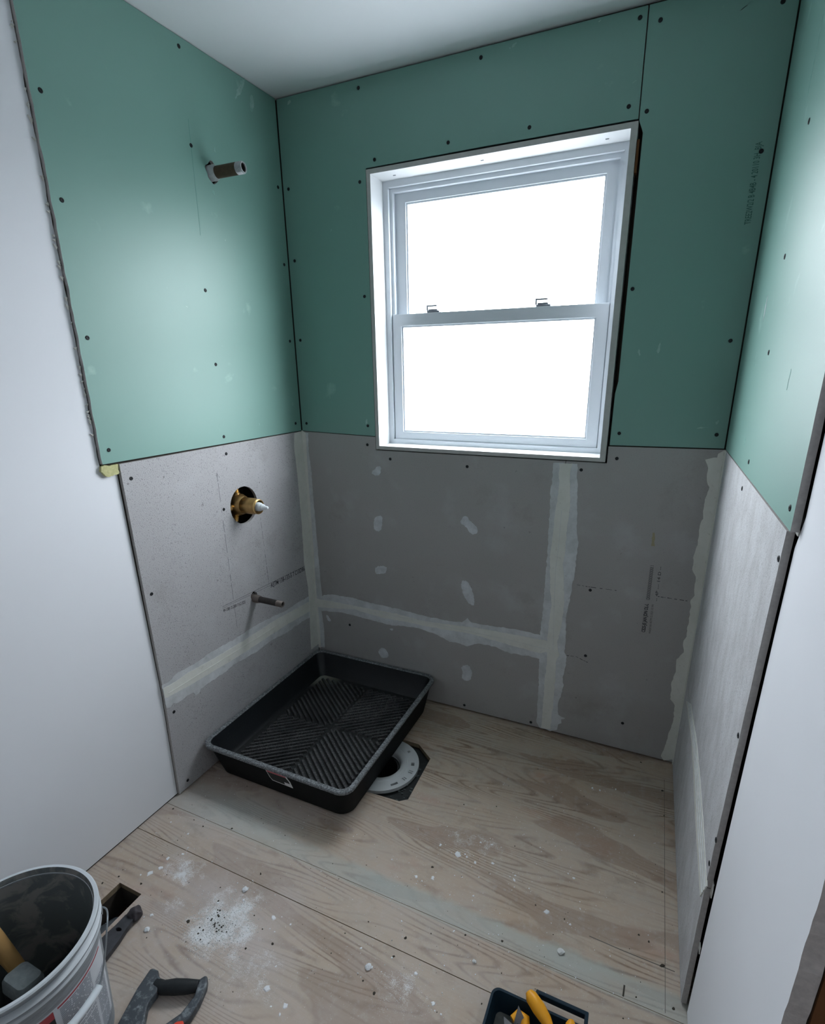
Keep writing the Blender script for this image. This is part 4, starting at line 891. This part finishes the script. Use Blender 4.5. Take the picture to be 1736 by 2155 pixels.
bm = bmesh.new(); patch(bm, -5, 41, 0.2690, 0.2735, 0.0011); obj('label_stripe', bm, M_labred, lab, True)
bm = bmesh.new(); rnd = random.Random(5)
for k_, (a0, a1) in enumerate(((-4, 24), (27, 42))):
    z = 0.264 if k_ == 0 else 0.215
    while z > 0.05:
        a = a0
        while a < a1:
            b_ = min(a1, a+rnd.uniform(3, 9)); patch(bm, a, b_, z-0.0022, z, 0.0010); a = b_+0.9
        z -= 0.0046 if k_ == 0 else 0.0052
        if rnd.random() < 0.06: z -= 0.004
obj('label_fine_print', bm, M_labtxt, lab)
bm = bmesh.new(); patch(bm, -140, -8, 0.13, 0.262, 0.0010); obj('label_panel', bm, M_labblk, lab, True)
bm = bmesh.new(); patch(bm, -140, -8, 0.253, 0.2735, 0.0013); obj('label_stripe', bm, M_labred, lab, True)
bm = bmesh.new(); patch(bm, -22, -11, 0.243, 0.246, 0.0014); patch(bm, -30, -12, 0.225, 0.231, 0.0014); obj('label_lettering', bm, M_lab, lab)
# bail
bA = [58, 50, 42, 35, 30, 24, 19, 8, -3, -14, -25, -40, -60, -80, -100, -122]
bZ = [0.325, 0.340, 0.348, 0.338, 0.302, 0.262, 0.243, 0.239, 0.235, 0.233, 0.232, 0.235, 0.25, 0.28, 0.305, 0.325]
bR = [0.170, 0.180, 0.187, 0.190, 0.187, 0.183, 0.182, 0.182, 0.182, 0.182, 0.182, 0.182, 0.182, 0.18, 0.178, 0.170]
def cr(p, f):
    i = min(max(int(f), 0), len(p)-2); u = f-i; a, b, c, d = p[max(i-1, 0)], p[i], p[i+1], p[min(i+2, len(p)-1)]
    return 0.5*(2*b+(c-a)*u+(2*a-5*b+4*c-d)*u*u+(3*b-a-3*c+d)*u**3)
pts = []
for i in range(91):
    f = i/90*(len(bA)-1); a = math.radians(cr(bA, f)); pts.append((cr(bR, f)*math.cos(a), cr(bR, f)*math.sin(a), cr(bZ, f)))
bm = bmesh.new(); tube(bm, pts, 0.0019, 8); bail = obj('wire_handle', bm, simple('galvanised_wire', (0.28, 0.31, 0.33, 1), 0.4, metal=0.6), bk, True)
gp = [Vector(p) for p in pts[36:61]]
bm = bmesh.new(); rad = [0.0078 if i not in (13, 15) else 0.0088 for i in range(len(gp))]; rad[14] = 0.0072; tube(bm, gp, rad, 16); obj('handle_grip', bm, simple('pale_plastic_grip', (0.66, 0.72, 0.76, 1), 0.45), bail, True)
for a in (58, -120):
    bm = bmesh.new(); lathe(bm, [(0.001, 0), (0.016, 0), (0.014, 0.010), (0.001, 0.012)], 20)
    d_ = Vector((math.cos(math.radians(a)), math.sin(math.radians(a)), 0))
    bmesh.ops.transform(bm, matrix=Matrix.Translation(d_*0.158+Vector((0, 0, 0.325))) @ d_.to_track_quat('Z', 'Y').to_matrix().to_4x4(), verts=bm.verts[:])
    obj('handle_ear', bm, M_buck, bk, True)

# tools standing in the bucket
def place_on(zv, px): return None
hm = thing('wooden_handled_tool', (0.228, -1.565, 0.012), 'tool with a tan wooden handle leaning inside the grey bucket', 'tool')
bm = bmesh.new(); tube(bm, [(0.06, 0.03, 0.03), (0.02, 0.01, 0.14), (-0.020, -0.004, 0.255), (-0.028, -0.006, 0.29)], [0.014, 0.015, 0.019, 0.016], 18); obj('wooden_handle', bm, simple('tan_wood_handle', rgb(190, 150, 95), 0.5, var=0.15, vs=20), hm, True)
bm = bmesh.new(); tube(bm, [(0.015, 0.03, 0.016), (0.09, 0.03, 0.016)], [0.012, 0.015], 14); obj('tool_head', bm, M_bar, hm, True)
dr = thing('hand_tool', (0.300, -1.606, 0.009), 'black hand tool with a worn grey end standing inside the grey bucket', 'tool')
M_grey = simple('scuffed_grey_plastic', (0.22, 0.25, 0.26, 1), 0.5, var=0.35, vs=90, bump=0.3)
M_blk = simple('black_tool_plastic', (0.012, 0.014, 0.018, 1), 0.4)
def tilt(pts_, m): return [tuple(m @ Vector(p)) for p in pts_]
TM = Matrix.Rotation(math.radians(-8), 4, 'X')
bm = bmesh.new(); loft(bm, [rrect(0.020, 0.017, 0.008, z, cx=0.0) for z in (0.035, 0.11)]+[rrect(0.024, 0.020, 0.009, 0.13), rrect(0.034, 0.025, 0.010, 0.15), rrect(0.036, 0.026, 0.010, 0.185)], cap0=True, cap1=True)
bmesh.ops.transform(bm, matrix=TM, verts=bm.verts[:]); obj('tool_body', bm, M_blk, dr, True)
bm = bmesh.new(); loft(bm, [rrect(0.037, 0.027, 0.010, 0.184), rrect(0.037, 0.027, 0.011, 0.208), rrect(0.033, 0.024, 0.012, 0.217), rrect(0.024, 0.016, 0.010, 0.220)], cap0=True, cap1=True)
bmesh.ops.transform(bm, matrix=TM, verts=bm.verts[:]); obj('end_cap', bm, M_grey, dr, True)
bm = bmesh.new(); loft(bm, [rrect(0.045, 0.028, 0.012, z) for z in (0.0, 0.036)], cap0=True, cap1=True); obj('battery', bm, M_blk, dr, True)

# hand saw
sw = thing('hand_saw', (0.49, -1.42, 0), 'hand saw with dusty black loop handle and red insert, lying beside the bucket', 'saw')
M_saw = N('dusty_black_handle', 0.5, spec=0.35)
M_saw.color(M_saw.mix(M_saw.ramp(M_saw.noise(60, 5, rough=0.7), 0.50, 0.68, 0.0, 0.8), (0.055, 0.065, 0.075, 1), (0.26, 0.29, 0.31, 1))); M_saw = M_saw.m
M_grip = simple('black_rubber_grip', (0.015, 0.018, 0.02, 1), 0.55, var=0.3, vs=120)
def FSw(u, v, w): return Vector((u-0.49, v+1.42, w))
spine = [(0.4100, -1.3745), (0.4170, -1.3700), (0.4320, -1.3690), (0.4400, -1.3760), (0.4545, -1.3800), (0.4700, -1.4070), (0.4700, -1.4230), (0.4737, -1.4370), (0.5000, -1.4700), (0.5130, -1.4900), (0.5000, -1.5350), (0.4950, -1.5600), (0.4680, -1.5400), (0.4410, -1.4900), (0.4310, -1.4600), (0.4180, -1.4200)]
bm = bmesh.new(); slab(bm, [spine], 0.006, 0.030, FSw); bmesh.ops.recalc_face_normals(bm, faces=bm.faces[:]); bevel(bm, 0.004, 3, 45); obj('handle_body', bm, M_saw, sw, True)
guard = [(0.5420, -1.3400), (0.5480, -1.3280), (0.5550, -1.3260), (0.5610, -1.3320), (0.5700, -1.3440), (0.5820, -1.3800), (0.5860, -1.4150), (0.5800, -1.4300), (0.5600, -1.4520), (0.5250, -1.4900), (0.5050, -1.4900), (0.4950, -1.4720), (0.5159, -1.4604), (0.5400, -1.4500), (0.5585, -1.4144), (0.5597, -1.3746), (0.5517, -1.3580)]
bm = bmesh.new(); slab(bm, [guard], 0.004, 0.026, FSw); bmesh.ops.recalc_face_normals(bm, faces=bm.faces[:]); bevel(bm, 0.0045, 3, 45); obj('knuckle_guard', bm, M_saw, sw, True)
bm = bmesh.new(); tube(bm, tilt([(0.447, -1.391, 0.018), (0.470, -1.389, 0.019), (0.498, -1.376, 0.021), (0.522, -1.365, 0.021), (0.548, -1.350, 0.018)], Matrix.Translation((-0.49, 1.42, 0))), [0.014, 0.0155, 0.0175, 0.0165, 0.013], 18); obj('grip', bm, M_grip, sw, True)
bm = bmesh.new(); slab(bm, [[(0.566, -1.432), (0.578, -1.424), (0.592, -1.433), (0.592, -1.447), (0.575, -1.46), (0.556, -1.450)]], 0.008, 0.030, FSw); bmesh.ops.recalc_face_normals(bm, faces=bm.faces[:]); bevel(bm, 0.004, 2, 45)
o = obj('red_insert', bm, simple('red_orange_plastic', rgb(215, 70, 50), 0.45), sw, True)
bm = bmesh.new(); slab(bm, [[(0.476, -1.540), (0.512, -1.50), (0.66, -1.80), (0.625, -1.84), (0.56, -1.86)]], 0.012, 0.0136, FSw); obj('saw_blade', bm, simple('worn_saw_steel', (0.35, 0.36, 0.37, 1), 0.4, metal=0.8, var=0.3, vs=50), sw)

# tool caddy at the bottom edge of the picture
cd = thing('tool_caddy', (1.37, -1.18, 0), 'navy blue open plastic tool caddy with a side handle on the floor', 'tool tray')
M_navy = simple('navy_plastic', (0.006, 0.020, 0.034, 1), 0.6, spec=0.15, var=0.25, vs=20)
CZ = 0.062
hx_, hy_ = 0.137, 0.105; cyo = 0.001
bm = bmesh.new()
loft(bm, [rrect(hx_-0.012, hy_-0.012, 0.016, 0.0), rrect(hx_-0.003, hy_-0.003, 0.018, CZ-0.006), rrect(hx_, hy_, 0.02, CZ-0.005), rrect(hx_, hy_, 0.02, CZ), rrect(hx_-0.0055, hy_-0.0055, 0.016, CZ), rrect(hx_-0.0065, hy_-0.0065, 0.015, CZ-0.004), rrect(hx_-0.016, hy_-0.016, 0.012, 0.006)], cap0=True)
obj('caddy_wall', bm, M_navy, cd, True)
bm = bmesh.new(); loft(bm, [rrect(hx_-0.016, hy_-0.016, 0.012, 0.0062)], cap0=True); obj('caddy_floor', bm, simple('dusty_caddy_floor', (0.16, 0.17, 0.165, 1), 0.8, var=0.4, vs=60), cd)
bm = bmesh.new()
def FCd(u, v, w): return Vector((u-1.37, v+1.18, w))
slab(bm, [[(1.3300, -1.0760), (1.3310, -1.0440), (1.4530, -1.0440), (1.4540, -1.0760), (1.4460, -1.0760), (1.4450, -1.0530), (1.3390, -1.0530), (1.3380, -1.0760)]], CZ-0.014, CZ+0.004, FCd)
bmesh.ops.recalc_face_normals(bm, faces=bm.faces[:]); bevel(bm, 0.0022, 2, 45); obj('side_handle', bm, M_navy, cd, True)
# pliers and blades in the caddy
M_yel = simple('yellow_grip', rgb(228, 158, 35), 0.4, var=0.06, vs=30); M_bgrip = simple('dark_blue_grip', (0.012, 0.03, 0.05, 1), 0.5)
M_steel = simple('tool_steel', (0.35, 0.36, 0.37, 1), 0.35, metal=0.9, var=0.3, vs=40)
def pliers(name, label, loc, pth1, pth2, r1, r2, jaw):
    t = thing(name, loc, label, 'pliers', 'yellow handled pliers in the caddy')
    for p_, r_ in ((pth1, r1), (pth2, r2)):
        bm = bmesh.new(); rg = tube(bm, p_, r_, 16)
        o_ = obj('handle', bm, M_yel, t, True)
        a_, b_ = Vector(p_[-1]), Vector(p_[-2]); d_ = (a_-b_).normalized()
        bm = bmesh.new(); tube(bm, [a_-d_*0.004, a_+d_*0.02, a_+d_*0.045], [r_[-1]*1.02, r_[-1]*1.0, 0.005], 14); obj('grip_collar', bm, M_bgrip, t, True)
    bm = bmesh.new(); tube(bm, jaw, [0.007, 0.010, 0.008, 0.003], 10); obj('jaw', bm, M_steel, t, True)
    return t
pliers('pliers', 'pliers with large yellow handles resting over the far rim of the navy caddy', (1.34, -1.13, 0.0),
       [(-0.022, 0.060, 0.084), (-0.015, 0.053, 0.083), (0.006, 0.040, 0.077), (0.026, 0.026, 0.072), (0.040, 0.014, 0.066)], [(0.078, 0.044, 0.080), (0.080, 0.036, 0.079), (0.078, 0.020, 0.070), (0.072, 0.0, 0.062), (0.064, -0.018, 0.055)],
       [0.009, 0.0145, 0.016, 0.013, 0.0085], [0.006, 0.012, 0.013, 0.011, 0.0085],
       [(0.046, -0.058, 0.05), (0.052, -0.066, 0.045), (0.055, -0.074, 0.035), (0.058, -0.076, 0.02)])
pliers('pliers', 'pliers with rounded yellow handles lying low in the navy caddy, nearest the picture edge', (1.306, -1.170, -0.002),
       [(-0.014, 0.050, 0.050), (-0.002, 0.064, 0.052), (0.012, 0.062, 0.050), (0.018, 0.045, 0.044), (0.018, 0.020, 0.036)], [(0.036, 0.030, 0.036), (0.040, 0.020, 0.036), (0.040, 0.005, 0.034), (0.038, -0.010, 0.032), (0.036, -0.020, 0.030)],
       [0.008, 0.012, 0.013, 0.012, 0.008], [0.005, 0.008, 0.009, 0.009, 0.007],
       [(0.038, -0.005, 0.04), (0.036, -0.02, 0.034), (0.034, -0.04, 0.026), (0.033, -0.06, 0.018)])
def blade(name, label, loc, pts_, rx, lab_cat='blade'):
    t = thing(name, loc, label, lab_cat)
    bm = bmesh.new(); slab(bm, [pts_], -0.0008, 0.0008, lambda u, v, w: Vector((u, w, v)))
    bmesh.ops.transform(bm, matrix=Matrix.Rotation(rx, 4, 'Z') @ Matrix.Rotation(math.radians(-35), 4, 'X'), verts=bm.verts[:])
    obj('cutting_blade', bm, M_steel, t)
    bm = bmesh.new(); tube(bm, [(0, 0, 0.0), (0.0, 0.0, -0.02), (0.002, -0.02, -0.036)], 0.006, 10); obj('blade_handle', bm, M_blk, t, True)
blade('chisel', 'pointed steel blade tip standing in the navy caddy beside the yellow handles', (1.309, -1.122, 0.050), [(-0.018, -0.02), (0.016, -0.02), (0.014, 0.006), (-0.002, 0.034)], 0.3)
blade('putty_knife', 'small triangular steel blade in the left part of the navy caddy', (1.290, -1.142, 0.050), [(-0.006, -0.026), (0.024, -0.018), (0.018, 0.006), (-0.014, 0.020)], 0.1)

# loose plaster crumbs swept in a heap
bm = bmesh.new(); rnd = random.Random(21)
def crumb(bm, x, y, r):
    vs = [bm.verts.new((x+dx*r*rnd.uniform(0.6, 1.1), y+dy*r*rnd.uniform(0.6, 1.1), 0.0 if dz < 0 else r*rnd.uniform(0.5, 1.0))) for dx, dy, dz in ((-1, -1, -1), (1, -1, -1), (1, 1, -1), (-1, 1, -1), (-0.6, -0.5, 1), (0.5, -0.6, 1), (0.6, 0.5, 1), (-0.5, 0.6, 1))]
    for f in ((0, 1, 5, 4), (1, 2, 6, 5), (2, 3, 7, 6), (3, 0, 4, 7), (4, 5, 6, 7), (3, 2, 1, 0)): bm.faces.new([vs[i] for i in f])
for i in range(1500):
    a = rnd.uniform(0, 2*PI); q_ = abs(rnd.gauss(0, 0.055)); x, y = 0.468+q_*math.cos(a)*1.1, -1.205+q_*math.sin(a)*0.9
    crumb(bm, x, y, rnd.uniform(0.0006, 0.0017))
for i in range(90): crumb(bm, rnd.uniform(0.22, 1.15), rnd.uniform(-1.3, -0.80), rnd.uniform(0.0007, 0.002))
tag(obj('plaster_powder', bm, M_crumb_w), 'scattered heap of white plaster powder on the plywood floor right of the floor opening', 'powder', kind='stuff')
bm = bmesh.new()
for i in range(46):
    a = rnd.uniform(0, 2*PI); q_ = abs(rnd.gauss(0.03, 0.035)); x, y = 0.462+q_*math.cos(a)*1.1, -1.21+q_*math.sin(a)*0.9
    crumb(bm, x, y, rnd.uniform(0.0008, 0.0032))
tag(obj('plaster_grit', bm, M_crumb), 'small dark bits of grit lying in the white plaster powder', 'grit', kind='stuff')
def lump(label, x, y, r, mat, sd):
    bm = bmesh.new(); bmesh.ops.create_icosphere(bm, subdivisions=2, radius=r, matrix=Matrix.Translation((0, 0, r*0.45)))
    for v in bm.verts:
        v.co.x *= 1+noise.noise(v.co*300+Vector((sd, 0, 0)))*0.6; v.co.y *= 1+noise.noise(v.co*280+Vector((0, sd, 0)))*0.6; v.co.z = max(0.0, v.co.z*0.7+noise.noise(v.co*400)*0.002)
    o_ = obj('plaster_lump', bm, mat); o_.location = (x, y, 0); tag(o_, label, 'debris', 'loose plaster lumps on the floor'); return o_
lump('grey crumbled washer-like lump on the plywood in the lower right floor area', 1.366, -0.889, 0.0085, M_crumb_w, 1)
lump('small off-white plaster lump on the floor just above the navy caddy, left side', 1.162, -1.005, 0.0055, M_crumb_w, 2)
lump('white plaster chip lying above the swept powder heap, next to the long floor joint', 0.465, -1.089, 0.0085, M_splat, 3)
lump('white plaster chip on the floor between the powder heap and the floor opening', 0.295, -1.294, 0.0075, M_splat, 4)
lump('crumbly white lump on the floor midway between the saw and the caddy', 0.9135, -1.129, 0.0085, M_splat, 5)
